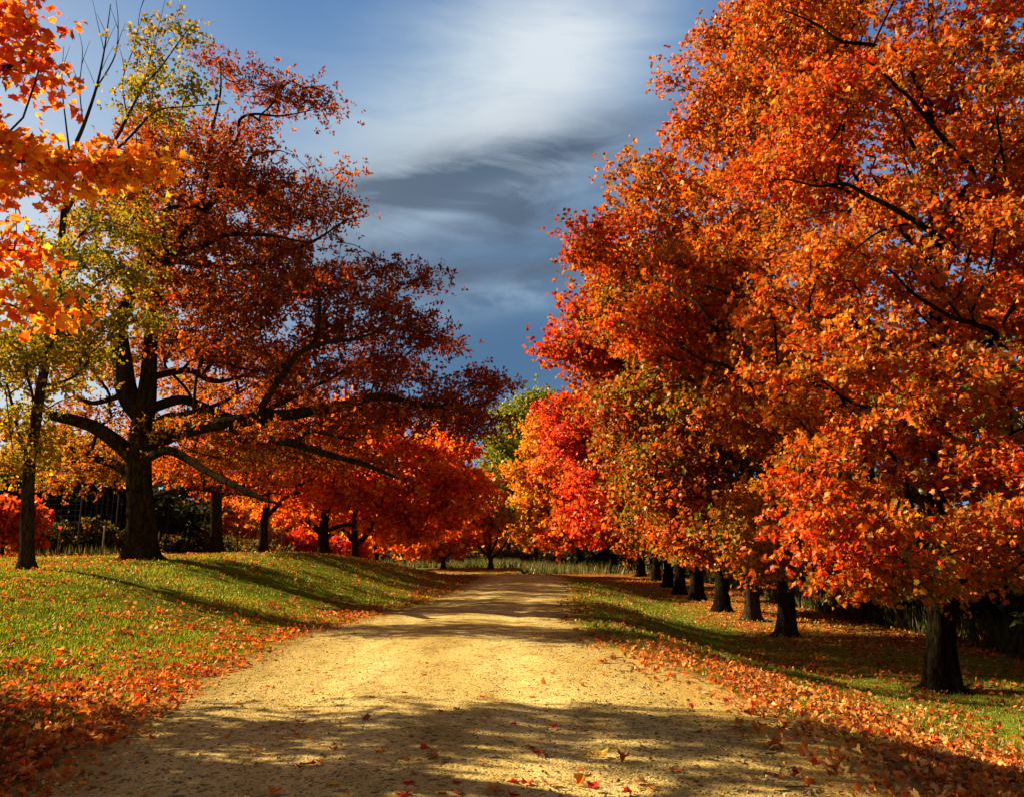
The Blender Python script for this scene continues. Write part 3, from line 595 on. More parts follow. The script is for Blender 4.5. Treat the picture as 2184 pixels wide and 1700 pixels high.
tree('maple_tree', 'maple with a pale sunlit ridge down its trunk, third from the right end', 'tree',
     [(1604, 1317, 30.3, .32), (1603, 1250, 30.3, .29), (1602, 1180, 30.3, .27), (1596, 1040, 30.3, .22), (1570, 820, 30, .13), (1520, 560, 30, .05)],
     [(1310, 590, 29.5, 85, 70, 3.2, 'orange'), (1265, 540, 29.5, 40, 50, 1.4, 'redor', 1.4), (1440, 650, 29.5, 160, 140, 5, 'olive'), (1560, 860, 29, 140, 150, 4.6), (1450, 830, 29, 120, 120, 3.6), (1610, 1100, 29.3, 95, 85, 3), (1600, 1190, 29.3, 70, 42, 2.2, 'orange'), (1380, 700, 29.3, 110, 70, 3.2, 'orange')], 'olive', 2000, 40, 0.155, 'maple_mid',
     limbs=[[(1585, 940, 30.2, .12), (1520, 850, 29.8, .09), (1440, 780, 29.5, .06), (1350, 720, 29.4, .03)], [(1560, 800, 30, .09), (1470, 690, 29.8, .06), (1380, 620, 29.6, .03)]], group=G_R, seed=51, clump=.45, seg=.8, tip=.011, zmin=1.1, bark=M_BARK2)
tree('maple_tree', 'tall glowing orange maple behind the nearest one, second from the right end of the row', 'tree',
     [(1678, 1347, 25, .31), (1677, 1290, 25, .29), (1676, 1220, 25, .27), (1672, 1080, 25, .23), (1660, 880, 25, .18), (1640, 650, 25, .13), (1610, 400, 25.2, .08), (1580, 150, 25.4, .03)],
     [(1275, 505, 24.5, 55, 55, 1.8, 'redor'), (1240, 560, 24.5, 28, 40, .9, 'orange', 1.3), (1390, 430, 25, 95, 75, 3.2), (1340, 350, 25, 32, 24, .8, 'orange', 1.4), (1500, 590, 24, 170, 150, 4.6), (1530, 250, 25, 95, 90, 3.2), (1435, 180, 25, 30, 22, .8, 'orange', 1.4), (1465, 110, 25, 20, 20, .5, 'orange', 1.2), (1600, 400, 25, 170, 160, 4.8), (1640, 820, 24, 160, 180, 4.4), (1690, 1090, 23.8, 115, 100, 3.2, 'gold'), (1560, 90, 25.5, 70, 80, 3), (1700, 90, 25.5, 150, 130, 4.2), (1650, 1190, 23.8, 70, 45, 2, 'gold'), (1420, 700, 24, 120, 80, 3, 'redor')], 'orange', 3600, 40, 0.125, 'maple_mid',
     limbs=[[(1655, 880, 25, .0744), (1610, 830, 21.6, .0620), (1549, 781, 20, .0527), (1502, 770, 19.8, .0434), (1461, 745, 19.8, .0341), (1425, 714, 20, .0186), (1390, 690, 20.4, .0074)],
      [(1650, 780, 25, .0682), (1620, 740, 21.4, .0620), (1580, 719, 20.2, .0527), (1513, 677, 19.8, .0434), (1482, 641, 19.8, .0341), (1430, 610, 20.2, .0186), (1390, 590, 20.6, .0074)],
      [(1645, 720, 25, .0620), (1632, 672, 20.8, .0558), (1564, 631, 20, .0434), (1523, 615, 20, .0341), (1471, 600, 20.2, .0155)],
      [(1640, 690, 25, .0620), (1637, 636, 20.6, .0465), (1621, 605, 20, .0372), (1585, 574, 19.9, .0279), (1554, 558, 20, .0124)],
      [(1660, 900, 25, .0744), (1600, 780, 24.6, .0620), (1510, 690, 24.2, .0465), (1420, 610, 24, .0310), (1330, 540, 24, .0124)], [(1645, 700, 25, .0620), (1560, 560, 24.8, .0496), (1470, 470, 24.7, .0310), (1390, 410, 24.7, .0124)], [(1620, 480, 25.1, .0496), (1560, 340, 25, .0341), (1520, 240, 25, .0124)]], group=G_R, lump=.34, seed=52, clump=.36, seg=.7, tip=.009, zmin=1.0, bark=M_BARK2)
tree('maple_tree', 'nearest, largest maple, thick shaded trunk and bright orange skirts, at the right edge', 'tree',
     [(2012, 1452, 15.4, .31), (2008, 1380, 15.4, .29), (2006, 1290, 15.4, .28), (2004, 1150, 15.4, .25), (2002, 950, 15.4, .22), (2000, 700, 15.4, .17), (1990, 400, 15.5, .12), (1985, 50, 15.6, .07), (1985, -250, 15.7, .03)],
     [(1760, 1130, 12.9, 85, 95, 1.2, 'redor', 1.5), (1700, 1040, 13.2, 60, 40, .8, 'redor', 1.5), (1820, 1050, 12.8, 95, 100, 1.3, 'orange', 1.4), (1830, 1180, 12.8, 110, 60, 1.2, 'redor', 1.5), (1900, 1240, 12.9, 120, 45, 1.2, 'olive', 1.5), (2110, 1120, 12.9, 90, 120, 1.5, 'orange', 1.5), (2160, 1010, 12.6, 90, 110, 1.4, 'redor', 1.4), (2060, 1230, 13.2, 110, 45, 1.2, 'olive', 1.4), (2250, 1100, 13, 120, 130, 2),
      (1880, 880, 14, 190, 130, 2.6), (2080, 880, 14, 170, 140, 2.8), (1760, 800, 14.2, 130, 120, 2.2), (1950, 620, 15, 280, 180, 3.6), (1700, 620, 15, 120, 120, 2.4), (2180, 600, 15, 180, 200, 3.6, 'redor'), (1900, 350, 15.4, 300, 170, 3.8), (1700, 300, 15.4, 130, 110, 2.6, 'redor'), (2130, 200, 15.4, 200, 200, 3.6, 'redor'), (1850, 80, 15.5, 260, 120, 3.6), (1640, 60, 15.6, 80, 70, 1.8), (2050, -120, 15.6, 300, 120, 3.4), (2380, 500, 15.4, 200, 360, 4)],
     'orange', 5600, 40, 0.092, 'maple', limbs=[
      [(2003, 640, 15.4, .0620), (2030, 530, 13.6, .0558), (2009, 512, 13.1, .0527), (1957, 476, 12.8, .0465), (1895, 440, 12.5, .0409), (1844, 414, 12.4, .0360), (1802, 393, 12.4, .0310), (1745, 398, 12.5, .0236), (1673, 383, 12.8, .0155), (1632, 393, 13.0, .0062)],
      [(1957, 476, 12.8, .0279), (1900, 486, 12.3, .0217), (1849, 512, 12.2, .0155), (1807, 553, 12.2, .0074)],
      [(2000, 480, 15.4, .0558), (2075, 380, 13.6, .0496), (2014, 300, 13.0, .0434), (1968, 243, 12.7, .0372), (1937, 207, 12.5, .0310), (1875, 150, 12.7, .0186), (1820, 110, 12.8, .0074)],
      [(1987, 240, 15.5, .0496), (1930, 130, 13, .0403), (1864, 98, 12.9, .0341), (1792, 88, 12.8, .0279), (1740, 52, 12.9, .0217), (1668, 21, 13.0, .0093)],
      [(2003, 860, 15.4, .0620), (2120, 730, 13.2, .0496), (2081, 693, 13.0, .0434), (2030, 677, 12.8, .0372), (1947, 626, 12.5, .0279), (1906, 584, 12.5, .0186), (1860, 555, 12.7, .0074)],
      [(2120, 730, 13.2, .0372), (2190, 770, 12.8, .0310), (2250, 850, 12.4, .0186)],
      [(2001, 600, 15.4, .0620), (1930, 500, 15.2, .0496), (1830, 420, 15, .0372), (1720, 380, 14.9, .0186)],
      [(2003, 960, 15.4, .0558), (2080, 880, 15, .0465), (2170, 820, 14.6, .0310), (2280, 780, 14.4, .0186)],
      [(1990, 400, 15.5, .0496), (1920, 260, 15.4, .0372), (1830, 120, 15.3, .0248), (1700, 30, 15.3, .0093)],
      [(2004, 1150, 15.4, .0434), (1940, 1120, 14.4, .0341), (1870, 1100, 13.6, .0248), (1780, 1100, 13, .0124)],
      [(2004, 1120, 15.4, .0434), (2060, 1100, 14.4, .0341), (2120, 1080, 13.6, .0217)],
      [(2003, 900, 15.4, .0496), (1920, 880, 14.6, .0372), (1820, 860, 14.2, .0248), (1740, 800, 14, .0124)]], group=G_R, lump=.34, bark=M_BARK_SHADE, seed=53, clump=.27, seg=.55, tip=.006, zmin=.75)
print('row', time.time() - T0)

# --- background trees and shrubs
def bush(name, label, px, py, d, w, h, pal, n, per, ls, seed, cat='shrub', group=None, kind='diamond', dep=None):
    f = P(px, py, d); k = FPX / d
    f[2] = float(ground(f[0:1], f[1:2])[0]); dep = dep or w * .5
    tr = [(f[0], f[1], f[2], .06 * h / 2), (f[0], f[1], f[2] + h * .4, .045 * h / 2), (f[0] + .1, f[1], f[2] + h * .8, .02)]
    rng = np.random.default_rng(seed)
    bl = [(f[0], f[1], f[2] + h * .5, w * .4, dep * .8, h * .45)] + [(f[0] + rng.uniform(-.5, .5) * w, f[1] + rng.uniform(-.4, .4) * dep, f[2] + h * rng.uniform(.25, .75), w * .25, dep * .5, h * .25) for _ in range(5)]
    return tree(name, label, cat, tr, bl, pal, n, per, ls, kind, world=True, seed=seed, clump=ls * 1.4, seg=1.0, tip=.01, zmin=.1, attach=.1, group=group, minr=.02, droop=.1)
bush('evergreen_tree', 'dark evergreen behind the wire fence, between the slender tree and the great oak', 150, 1190, 40, 8, 4.6, 'pine', 900, 22, .3, 61, 'tree')
bush('evergreen_tree', 'dark evergreen filling the left edge behind the slender tree', -60, 1190, 38, 8, 5.0, 'pine', 800, 22, .3, 62, 'tree')
bush('evergreen_tree', 'low dark evergreen just right of the great oak trunk', 365, 1180, 46, 4.2, 4.4, 'pine', 500, 22, .3, 63, 'tree')
bush('maple_tree', 'bright orange maple glowing behind the first two small oaks', 440, 1182, 62, 8, 6.0, 'orange', 600, 20, .36, 64, 'tree', kind='maple_mid')
bush('maple_tree', 'orange maple far behind the rust oak, in the gap of the left trunks', 530, 1182, 68, 7, 5.0, 'gold', 600, 20, .36, 65, 'tree', kind='maple_mid')
bush('red_shrub', 'low scarlet shrub between the rust oak and the thick maple trunk', 630, 1190, 62, 5, 3.2, 'red', 400, 20, .32, 66, kind='maple_mid')
bush('red_shrub', 'small deep red shrub behind the forked maple at the foot of the bank', 725, 1196, 66, 3.5, 2.6, 'red', 260, 18, .32, 67, kind='maple_mid')
bush('red_shrub', 'red-orange bush half behind the slender tree at the left edge', 10, 1130, 31, 2.2, 2.6, 'redor', 160, 18, .22, 68, kind='maple_mid')
bush('shrub', 'pale yellow-green shrub by the fence right of the great oak', 372, 1182, 44, 3.4, 1.5, 'brush', 350, 20, .16, 69)
bush('shrub', 'brownish leafy shrub left of the first small oak', 412, 1180, 48, 3.0, 1.8, 'brush', 300, 20, .2, 70)
bush('shrub', 'scrubby orange-tinged shrub behind the fence left of the great oak', 205, 1190, 36, 2.6, 1.6, 'brush', 260, 20, .16, 71)
bush('shrub', 'olive brush by the fence near the slender tree', 105, 1190, 35, 2.4, 1.4, 'brush', 220, 20, .16, 72)
bush('shrub', 'tangled brown shrub between the first two small oaks', 520, 1182, 54, 5, 2.0, 'brush', 340, 20, .24, 73)
for k_, (px, d, w_, h_, words) in enumerate([(885, 84, 5, 1.5, 'left of the small scarlet maple'), (1010, 92, 6, 1.7, 'between the two small trees at the bend'), (1095, 98, 5, 1.5, 'left of the golden maple trunk'), (1190, 96, 5, 1.3, 'right of the golden maple trunk')]):
    bush('shrub', 'tangled olive brush in the field, ' + words, px, 1195, d, w_, h_, 'brush', 240, 20, .3, 140 + k_, group='brush in the field past the bend')
# left woodland behind, fills the distance
wl = [(60, 1185, 70, 12, 13, 'oaklit', 'orange-brown'), (-150, 1185, 60, 14, 14, 'olive', 'olive'), (260, 1185, 80, 14, 14, 'oaklit', 'amber'), (640, 1185, 90, 16, 12, 'rust', 'rust-brown'), (820, 1188, 100, 16, 11, 'redor', 'flame-red')]
for i, (px, py, d, w, h, pal, word) in enumerate(wl):
    where = ['far behind the slender tree', 'beyond the left edge behind the fence', 'far behind the great oak', 'far behind the thick maple trunk', 'far behind the last tree on the left bank'][i]
    bush('woodland_tree', '%s woodland tree %s' % (word, where), px, py, d, w, h, pal, 700, 20, .5, 80 + i, 'tree', 'woodland trees beyond the fence', 'maple_mid')
# right thicket and wood
th = [(13.6, 14), (14.5, 19), (15, 24.5), (14.5, 30), (15, 36), (15.5, 42), (16, 50), (17, 58), (17, 67), (14, 78), (20, 84), (10.5, 95)]
for i, (x, y) in enumerate(th):
    f = np.array([x, y, 0]); px = CX + x / y * FPX
    lab = 'dark green shrub in deep shade, %s' % ['beside the nearest shaded trunk', 'right of the second trunk', 'behind the second trunk', 'behind the pale-ridged trunk', 'behind the forked maple', 'behind the bronze maple', 'behind the dim orange maple', 'behind the sixth maple', 'behind the olive maple', 'behind the scarlet maple', 'farthest back behind the scarlet maple', 'between the scarlet and red-orange trunks'][i]
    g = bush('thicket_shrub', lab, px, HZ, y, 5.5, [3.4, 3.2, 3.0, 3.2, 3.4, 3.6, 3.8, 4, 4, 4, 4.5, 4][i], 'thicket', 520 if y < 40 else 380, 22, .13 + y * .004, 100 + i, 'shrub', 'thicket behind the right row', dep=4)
wr = [(22, 22, 13, 'olive'), (24, 34, 14, 'green'), (22, 48, 14, 'olive'), (24, 64, 15, 'green'), (20, 100, 13, 'rust')]
for i, (x, y, h, pal) in enumerate(wr):
    bush('woodland_tree', ['shaded olive woodland tree behind the nearest maple', 'shaded green woodland tree behind the second maple of the row', 'olive woodland tree behind the middle of the right row', 'green woodland tree behind the dark far trunks of the right row', 'rust woodland tree behind the scarlet maple'][i], CX + x / y * FPX, HZ, y, 11, h, pal, 700, 20, .36, 120 + i, 'tree', 'woodland trees behind the right row', 'maple_mid')
print('bg', time.time() - T0)

# ------------------------------------------------------------------ ground sheet
def axis(parts):
    out = []
    for a, b, st in parts: out.append(np.arange(a, b, st))
    out.append([parts[-1][1]]); return np.concatenate(out)
gx = axis([(-700, -100, 60), (-100, -40, 6), (-40, -16, 1), (-16, 16, .22), (16, 40, 1), (40, 100, 6), (100, 700, 60)])
gy = axis([(-40, 2, 2), (2, 40, .25), (40, 80, .6), (80, 160, 4), (160, 900, 40)])
GX, GY = np.meshgrid(gx, gy)
RD = road_d(GX.ravel(), GY.ravel())
GZ = ground(GX.ravel(), GY.ravel(), RD) - .06 * smooth((-RD - .25) / .4)
def litter(x, y, rd):
    """how much of the ground fallen leaves cover, 0..1"""
    xc = np.interp(y, CL[:81, 1], CL[:81, 0]); left = x < xc
    l = np.where(left, .27 + .36 * np.exp(-((rd - .7) / .9) ** 2) + .06 * smooth((12 - y) / 5) + .25 * smooth((y - 30) / 15),
                 .33 + .33 * np.exp(-((rd - 1.8) / 2.2) ** 2) * smooth((17 - y) / 6) + .5 * smooth((rd - 4.5) / 2.5) * smooth((y - 20) / 6) + .3 * smooth((y - 45) / 10))
    l = l + .2 * sines(x, y, 9, 9, .12, .8) + .3 * sines(x, y, 10, 9, .7, 3.0)
    l = l - .2 * np.where(left, smooth((rd - 2.5) / 1.5) * smooth((7.5 - rd) / 2) * smooth((y - 10) / 4) * smooth((30 - y) / 6), np.exp(-((rd - 3.3 - .0 * y) / 1.2) ** 2) * smooth((y - 11) / 5) * smooth((40 - y) / 10))
    return np.clip(l, 0, 1)
me_v = np.stack([GX.ravel(), GY.ravel(), GZ], 1)
ny, nx = GX.shape
idx = np.arange(ny * nx).reshape(ny, nx)
Q = np.stack([idx[:-1, :-1], idx[:-1, 1:], idx[1:, 1:], idx[1:, :-1]], -1).reshape(-1, 4)
go = mesh_from('ground', me_v, Q.ravel(), np.full(len(Q), 4), ground_material(), smooth_=True)
RDa = RD - .75 * ((GX.ravel() > 0) * smooth((15 - GY.ravel()) / 5)) * smooth(RD + .5)
for nm, arr in (('rd', RDa), ('litter', litter(GX.ravel(), GY.ravel(), RD))):
    a = go.data.attributes.new(nm, 'FLOAT', 'POINT'); a.data.foreach_set('value', arr.astype(np.float32))
tag(go, kind='structure')

# road: strip along the centre line with a ragged edge
rng = np.random.default_rng(77)
ss = np.concatenate([np.arange(0, 2, .5), np.linspace(0, 1, 330) ** 1.35 * 58 + 2, ]) # y-like parameter from -?.. on
S_len = np.concatenate([[0], np.cumsum(np.hypot(np.diff(CL[:, 0]), np.diff(CL[:, 1])))])
s0 = np.interp(-4, CL[:81, 1], S_len[:81]); smax = S_len[-1]
sv = s0 + np.concatenate([np.arange(0, 8, .5), 8 + np.linspace(0, 1, 420) ** 1.5 * (smax - s0 - 8)])
cx = np.interp(sv, S_len, CL[:, 0]); cy = np.interp(sv, S_len, CL[:, 1]); hw = np.interp(sv, S_len, CL[:, 2]) + .25
kern = np.ones(9) / 9
tx, ty = np.gradient(cx), np.gradient(cy); l = np.hypot(tx, ty); tx /= l; ty /= l
tx = np.convolve(np.pad(tx, 4, 'edge'), kern, 'valid'); ty = np.convolve(np.pad(ty, 4, 'edge'), kern, 'valid')
na = 64; u = np.linspace(-1, 1, na)
RX = cx[:, None] + ty[:, None] * hw[:, None] * u; RY = cy[:, None] - tx[:, None] * hw[:, None] * u
rdv = road_d(RX.ravel(), RY.ravel()).reshape(RX.shape)
rut = -.022 * (np.exp(-((np.abs(u) - .42) / .13) ** 2))[None, :]
RZ = ground(RX.ravel(), RY.ravel(), rdv.ravel()).reshape(RX.shape) + .012 + rut * smooth(-rdv / .6)
rag = .32 * sines(RX, RY, 15, 8, .25, 3.0)
idx = np.arange(RX.size).reshape(RX.shape)
Q = np.stack([idx[:-1, :-1], idx[:-1, 1:], idx[1:, 1:], idx[1:, :-1]], -1)
ok = (rdv + rag)[:-1, :-1] < .02
Q = Q[ok].reshape(-1, 4)
ro = mesh_from('road', np.stack([RX, RY, RZ], -1).reshape(-1, 3), Q.ravel(), np.full(len(Q), 4), road_material(), smooth_=True)
a = ro.data.attributes.new('across', 'FLOAT', 'POINT'); a.data.foreach_set('value', np.tile((u + 1) / 2, len(sv)).astype(np.float32))
tag(ro, kind='structure')

# ------------------------------------------------------------------ ground cover (uncountable)
def scatter(n, x0, x1, d0, d1, pw, rng):
    """points whose density thins with distance, in a wedge in front of the viewpoint"""
    t = rng.uniform(size=n); y = (d0 ** (1 - pw) + t * (d1 ** (1 - pw) - d0 ** (1 - pw))) ** (1 / (1 - pw))
    k = np.minimum(1, (y + 3) / 22)
    x = rng.uniform(-1, 1, n) * (y * .72 + 2.0)
    return x, y
def gz_of(x, y, rd): return ground(x, y, rd)
rng = np.random.default_rng(5)
# fallen leaves
x, y = scatter(330000, 0, 0, 3.6, 60, 1.25, rng)
rd = road_d(x, y); lt = litter(x, y, rd)
pr = np.where(rd < -.15, .05, (.05 + lt ** 1.8 * 1.35)) * np.where(rd < .5, np.clip(.25 + (rd + .3), .03, 1), 1) * np.where((x > 0) & (rd > -.15), np.clip(.12 + rd * .6 + smooth((y - 10) / 6), .1, 1), 1) * np.where(x > 15, .3, 1) * np.where(rd < -.15, 1, .9)
k = rng.uniform(size=len(x)) < pr * .62; x, y, rd = x[k], y[k], rd[k]; n = len(x)
clus = sines(x, y, 19, 8, .3, 2.5)
z = gz_of(x, y, rd) + np.where(rd < 0, .022, .035) + rng.uniform(0, .035, n) * (rd > .2)
ax = unit(np.stack([rng.normal(size=n), rng.normal(size=n), rng.normal(size=n) * np.where(rd < 0, .15, .6)], 1))
nr = np.stack([rng.normal(size=n) * .45, rng.normal(size=n) * .45, np.ones(n)], 1)
sz = (.024 + .062 * rng.uniform(size=n) ** 1.2) * np.where(rd < 0, .8, 1) * (1 + np.clip(y - 12, 0, 60) * .012)
LC = np.array([(.82, .22, .02), (.76, .11, .015), (.84, .32, .04), (.78, .36, .09), (.56, .15, .03), (.60, .04, .015), (.82, .48, .16), (.30, .11, .04)])
wL = np.array([5.5, 2.5, 4, 3, 3, 1, 2, 3.5]); wR = np.array([3, 1.2, 3, 4.5, 3.5, .8, 3.5, 4.])
left = x < np.interp(y, CL[:81, 1], CL[:81, 0])
ci = np.where(left, rng.choice(8, n, p=wL / wL.sum()), rng.choice(8, n, p=wR / wR.sum()))
col = LC[ci] * .64 * rng.lognormal(0, .25, (n, 1))
fl = leaves_mesh('fallen_leaves', np.stack([x, y, z], 1) - ax * sz[:, None] * .4, ax, nr, sz, np.clip(col, 0, .9), 'maple', M_LITTER, curl=rng.uniform(-2.0, 4.5, n))
tag(fl, 'carpet of fallen orange, red and tan maple leaves on the verges', 'fallen leaves', kind='stuff'); print('litter', n)
# short grass
x, y = scatter(800000, 0, 0, 3.6, 62, 1.3, rng)
rd = road_d(x, y); left = x < np.interp(y, CL[:81, 1], CL[:81, 0])
p = smooth((rd - .1 - .8 * (~left) * smooth((15 - y) / 5)) / .9) * (.2 + .8 * smooth(sines(x, y, 23, 9, .15, 2.2) * 1.2 + .55)) * np.where(x > 13, .25, 1) * np.where((~left) & (rd > 6) & (y > 20), .3, 1)
k = rng.uniform(size=len(x)) < p; x, y, rd = x[k], y[k], rd[k]; n = len(x)
hgt = rng.uniform(.03, .075, n) * (1 + .6 * smooth(sines(x, y, 29, 8, .2, 1.5)))
ax = unit(np.stack([rng.normal(size=n) * .38, rng.normal(size=n) * .38, np.ones(n)], 1))
GC = np.array([(.115, .20, .009), (.185, .275, .012), (.068, .13, .007), (.29, .31, .022), (.33, .27, .06)])
col = GC[rng.choice(5, n, p=[.34, .28, .22, .12, .04])] * rng.lognormal(0, .2, (n, 1))
patch = smooth(sines(x, y, 61, 9, .08, .7) * .9 + .3)[:, None]; col = col * (1 - patch * .3) + patch * .3 * np.array([.36, .31, .03])
g = leaves_mesh('grass', np.stack([x, y, gz_of(x, y, rd) - .01], 1), ax, rng.normal(size=(n, 3)) * np.array([1, 1, .1]), hgt, col, 'blade', M_GRASS, wide=(.007 + y * .0009) / hgt)
tag(g, 'short green mown grass on the verges and bank', 'grass', kind='stuff'); print('grass', n)
# tall pale grass in the field past the bend, and weeds at the foot of the thicket
y1 = 70 + 60 * rng.uniform(size=26000) ** 1.3; x1 = rng.uniform(-.35, .2, 26000) * y1
y2 = rng.uniform(12, 62, 16000); x2 = 11.6 + rng.uniform(0, 3.2, 16000) + y2 * .03
y3 = rng.uniform(31, 60, 4000); x3 = -rng.uniform(.30, .62, 4000) * y3 - 6
x = np.concatenate([x1, x2, x3]); y = np.concatenate([y1, y2, y3]); w_ = np.concatenate([np.zeros(26000), np.ones(16000), np.full(4000, 2)])
rd = road_d(x, y); k = (rd > 1.2) & (rng.uniform(size=len(x)) < .25 + .75 * smooth(sines(x, y, 51, 9, .04, .6) * 1.5 + .4)); x, y, rd, w_ = x[k], y[k], rd[k], w_[k]; n = len(x)
hgt = np.where(w_ == 0, rng.uniform(.35, 1.0, n), np.where(w_ == 1, rng.uniform(.4, 1.3, n), rng.uniform(.2, .5, n)))
lean = rng.normal(size=(n, 2)) * .22
ax = unit(np.stack([lean[:, 0], lean[:, 1], np.ones(n)], 1))
TC = np.array([(.085, .09, .02), (.06, .085, .014), (.04, .065, .01), (.13, .115, .035)]); DC = np.array([(.05, .075, .012), (.08, .09, .018), (.13, .10, .03), (.03, .05, .01)])
col = np.where((w_ == 0)[:, None], TC[rng.choice(4, n)], DC[rng.choice(4, n)]) * rng.lognormal(0, .2, (n, 1))
t = leaves_mesh('tall_grass', np.stack([x, y, gz_of(x, y, rd) - .02], 1), ax, rng.normal(size=(n, 3)) * np.array([1, 1, .1]), hgt, col, 'blade', M_GRASS, wide=(.015 + y * .0011) / hgt)
tag(t, 'tall dry grass and weeds in the field and along the thicket', 'tall grass', kind='stuff')
# gravel: loose pebbles on the near part of the road
x, y = scatter(120000, 0, 0, 3.6, 26, 1.6, rng)
rd = road_d(x, y); p = np.where(rd < .1, np.where(np.abs(rd + .35) < .5, .8, .45), np.exp(-rd / .35) * .6)
k = rng.uniform(size=len(x)) < p; x, y, rd = x[k], y[k], rd[k]; n = len(x)
oc = np.array([(1, 0, 0), (-.5, .86, 0), (-.5, -.86, 0), (.35, .2, .8), (-.35, .3, .75), (.1, -.4, .7)])
of = np.array([(0, 1, 4), (0, 4, 3), (1, 2, 5), (1, 5, 4), (2, 0, 3), (2, 3, 5), (3, 4, 5)])
s = .0035 + .008 * rng.uniform(size=n) ** 4 * np.where(np.abs(rd + .3) < .6, 3.2, 2.0)
th_ = rng.uniform(0, 6.283, n); c_, s_ = np.cos(th_), np.sin(th_)
loc = oc[None] * (s[:, None, None] * np.stack([rng.uniform(.7, 1.4, n), rng.uniform(.7, 1.4, n), rng.uniform(.5, 1.0, n)], 1)[:, None, :])
V = np.stack([loc[..., 0] * c_[:, None] - loc[..., 1] * s_[:, None], loc[..., 0] * s_[:, None] + loc[..., 1] * c_[:, None], loc[..., 2]], -1)
zr = gz_of(x, y, rd) + .008
V = V + np.stack([x, y, zr], 1)[:, None, :]
PC = np.array([(.70, .47, .14), (.52, .34, .11), (.26, .16, .06), (.78, .58, .24), (.36, .25, .12)])
col = PC[rng.choice(5, n)] * rng.lognormal(0, .2, (n, 1))
M_PEB, nt, out = new_mat('pebble'); cc = N(nt, 'ShaderNodeAttribute', attribute_name='col').outputs['Color']
d_ = N(nt, 'ShaderNodeBsdfDiffuse', {'Color': cc, 'Roughness': .5}); nt.links.new(d_.outputs[0], out.inputs[0])
gv = mesh_from('gravel', V.reshape(-1, 3), (of.ravel()[None] + (np.arange(n) * 6)[:, None]).ravel(), np.full(n * 7, 3), M_PEB, cols=np.repeat(col, 7, 0))
tag(gv, 'loose pebbles strewn over the sandy road', 'gravel', kind='stuff'); print('gravel', n)

# ------------------------------------------------------------------ single leaves lying on the road
def one_leaf(seed):
    r = np.random.default_rng(seed)
    half = [(0, 0), (.04, .10), (-.10, .26), (.02, .27), (.10, .40), (.16, .30), (.28, .36), (.36, .62), (.44, .48), (.56, .50), (.52, .32), (.66, .24), (.72, .30), (.80, .14), (1.0, 0)]
    c1, c2 = r.uniform(.15, .6), r.uniform(-.5, .35)
    def w(u, v): return c1 * v * v * 1.6 + c2 * (u - .5) ** 2 + .04 * math.sin(9 * u + seed) + .05 * math.sin(11 * v + seed)
    vs = []
    mid = [(u, 0) for u in np.linspace(0, 1, 6)]
    ring = half[1:-1]
    vs = [(u, 0, w(u, 0)) for u, _ in mid]
    fs = []
    for sgn in (1, -1):
        b = len(vs); vs += [(u, sgn * v, w(u, v * sgn * 1.1)) for u, v in ring]
        m = len(ring); full = [0] + [b + i for i in range(m)] + [5]
        # fan between midrib and outline
        for i in range(len(full) - 1):
            uu = (i + .5) / (len(full) - 1); j = min(5, int(round(uu * 5)))
            tri = [j, full[i], full[i + 1]]
            if len(set(tri)) == 3: fs.append(tri if sgn > 0 else tri[::-1])
        seen = [min(5, int(round((i + .5) / (len(full) - 1) * 5))) for i in range(len(full) - 1)]
        for i in range(len(seen) - 1):
            if seen[i] != seen[i + 1]: fs.append([seen[i], full[i + 1], seen[i + 1]] if sgn > 0 else [seen[i], seen[i + 1], full[i + 1]])
    b = len(vs)                                   # stalk
    vs += [(0, .012, w(0, 0)), (0, -.012, w(0, 0)), (-.25, 0, .05), (-.42, .05, .02)]
    fs += [[b, b + 1, b + 2], [b, b + 2, b + 3]]
    V = np.array(vs, float); V[:, 0] -= .4; V[:, 2] -= V[:, 2].min()
    return V, fs
protos = [one_leaf(i) for i in range(7)]
LEAFCOL = {'crimson': (.50, .03, .02), 'scarlet': (.66, .05, .02), 'rust': (.42, .12, .03), 'orange': (.72, .24, .03), 'yellow': (.78, .50, .09), 'tan': (.55, .30, .13), 'grey': (.25, .2, .15)}
lmat = {}
for nme, c in LEAFCOL.items():
    m, nt, out = new_mat(nme + ' fallen leaf')
    tc = N(nt, 'ShaderNodeTexCoord').outputs['Object']
    cr = ramp(nt, noise(nt, tc, 22, 5, .7).outputs[0], [(.3, tuple(v * .45 for v in c)), (.55, c), (.8, tuple(min(.9, v * 1.35) for v in c))])
    d1 = N(nt, 'ShaderNodeBsdfDiffuse', {'Color': cr.outputs[0]}); t1 = N(nt, 'ShaderNodeBsdfTranslucent', {'Color': cr.outputs[0]})
    mx = N(nt, 'ShaderNodeMixShader', {0: .3, 1: d1.outputs[0], 2: t1.outputs[0]}); nt.links.new(mx.outputs[0], out.inputs[0]); lmat[nme] = m
lmesh = {}
def leaf_mesh(i, cname):
    if (i, cname) not in lmesh:
        V, fs = protos[i]
        me = bpy.data.meshes.new('fallen_leaf'); me.from_pydata(V.tolist(), [], fs); me.materials.append(lmat[cname]); lmesh[(i, cname)] = me
    return lmesh[(i, cname)]
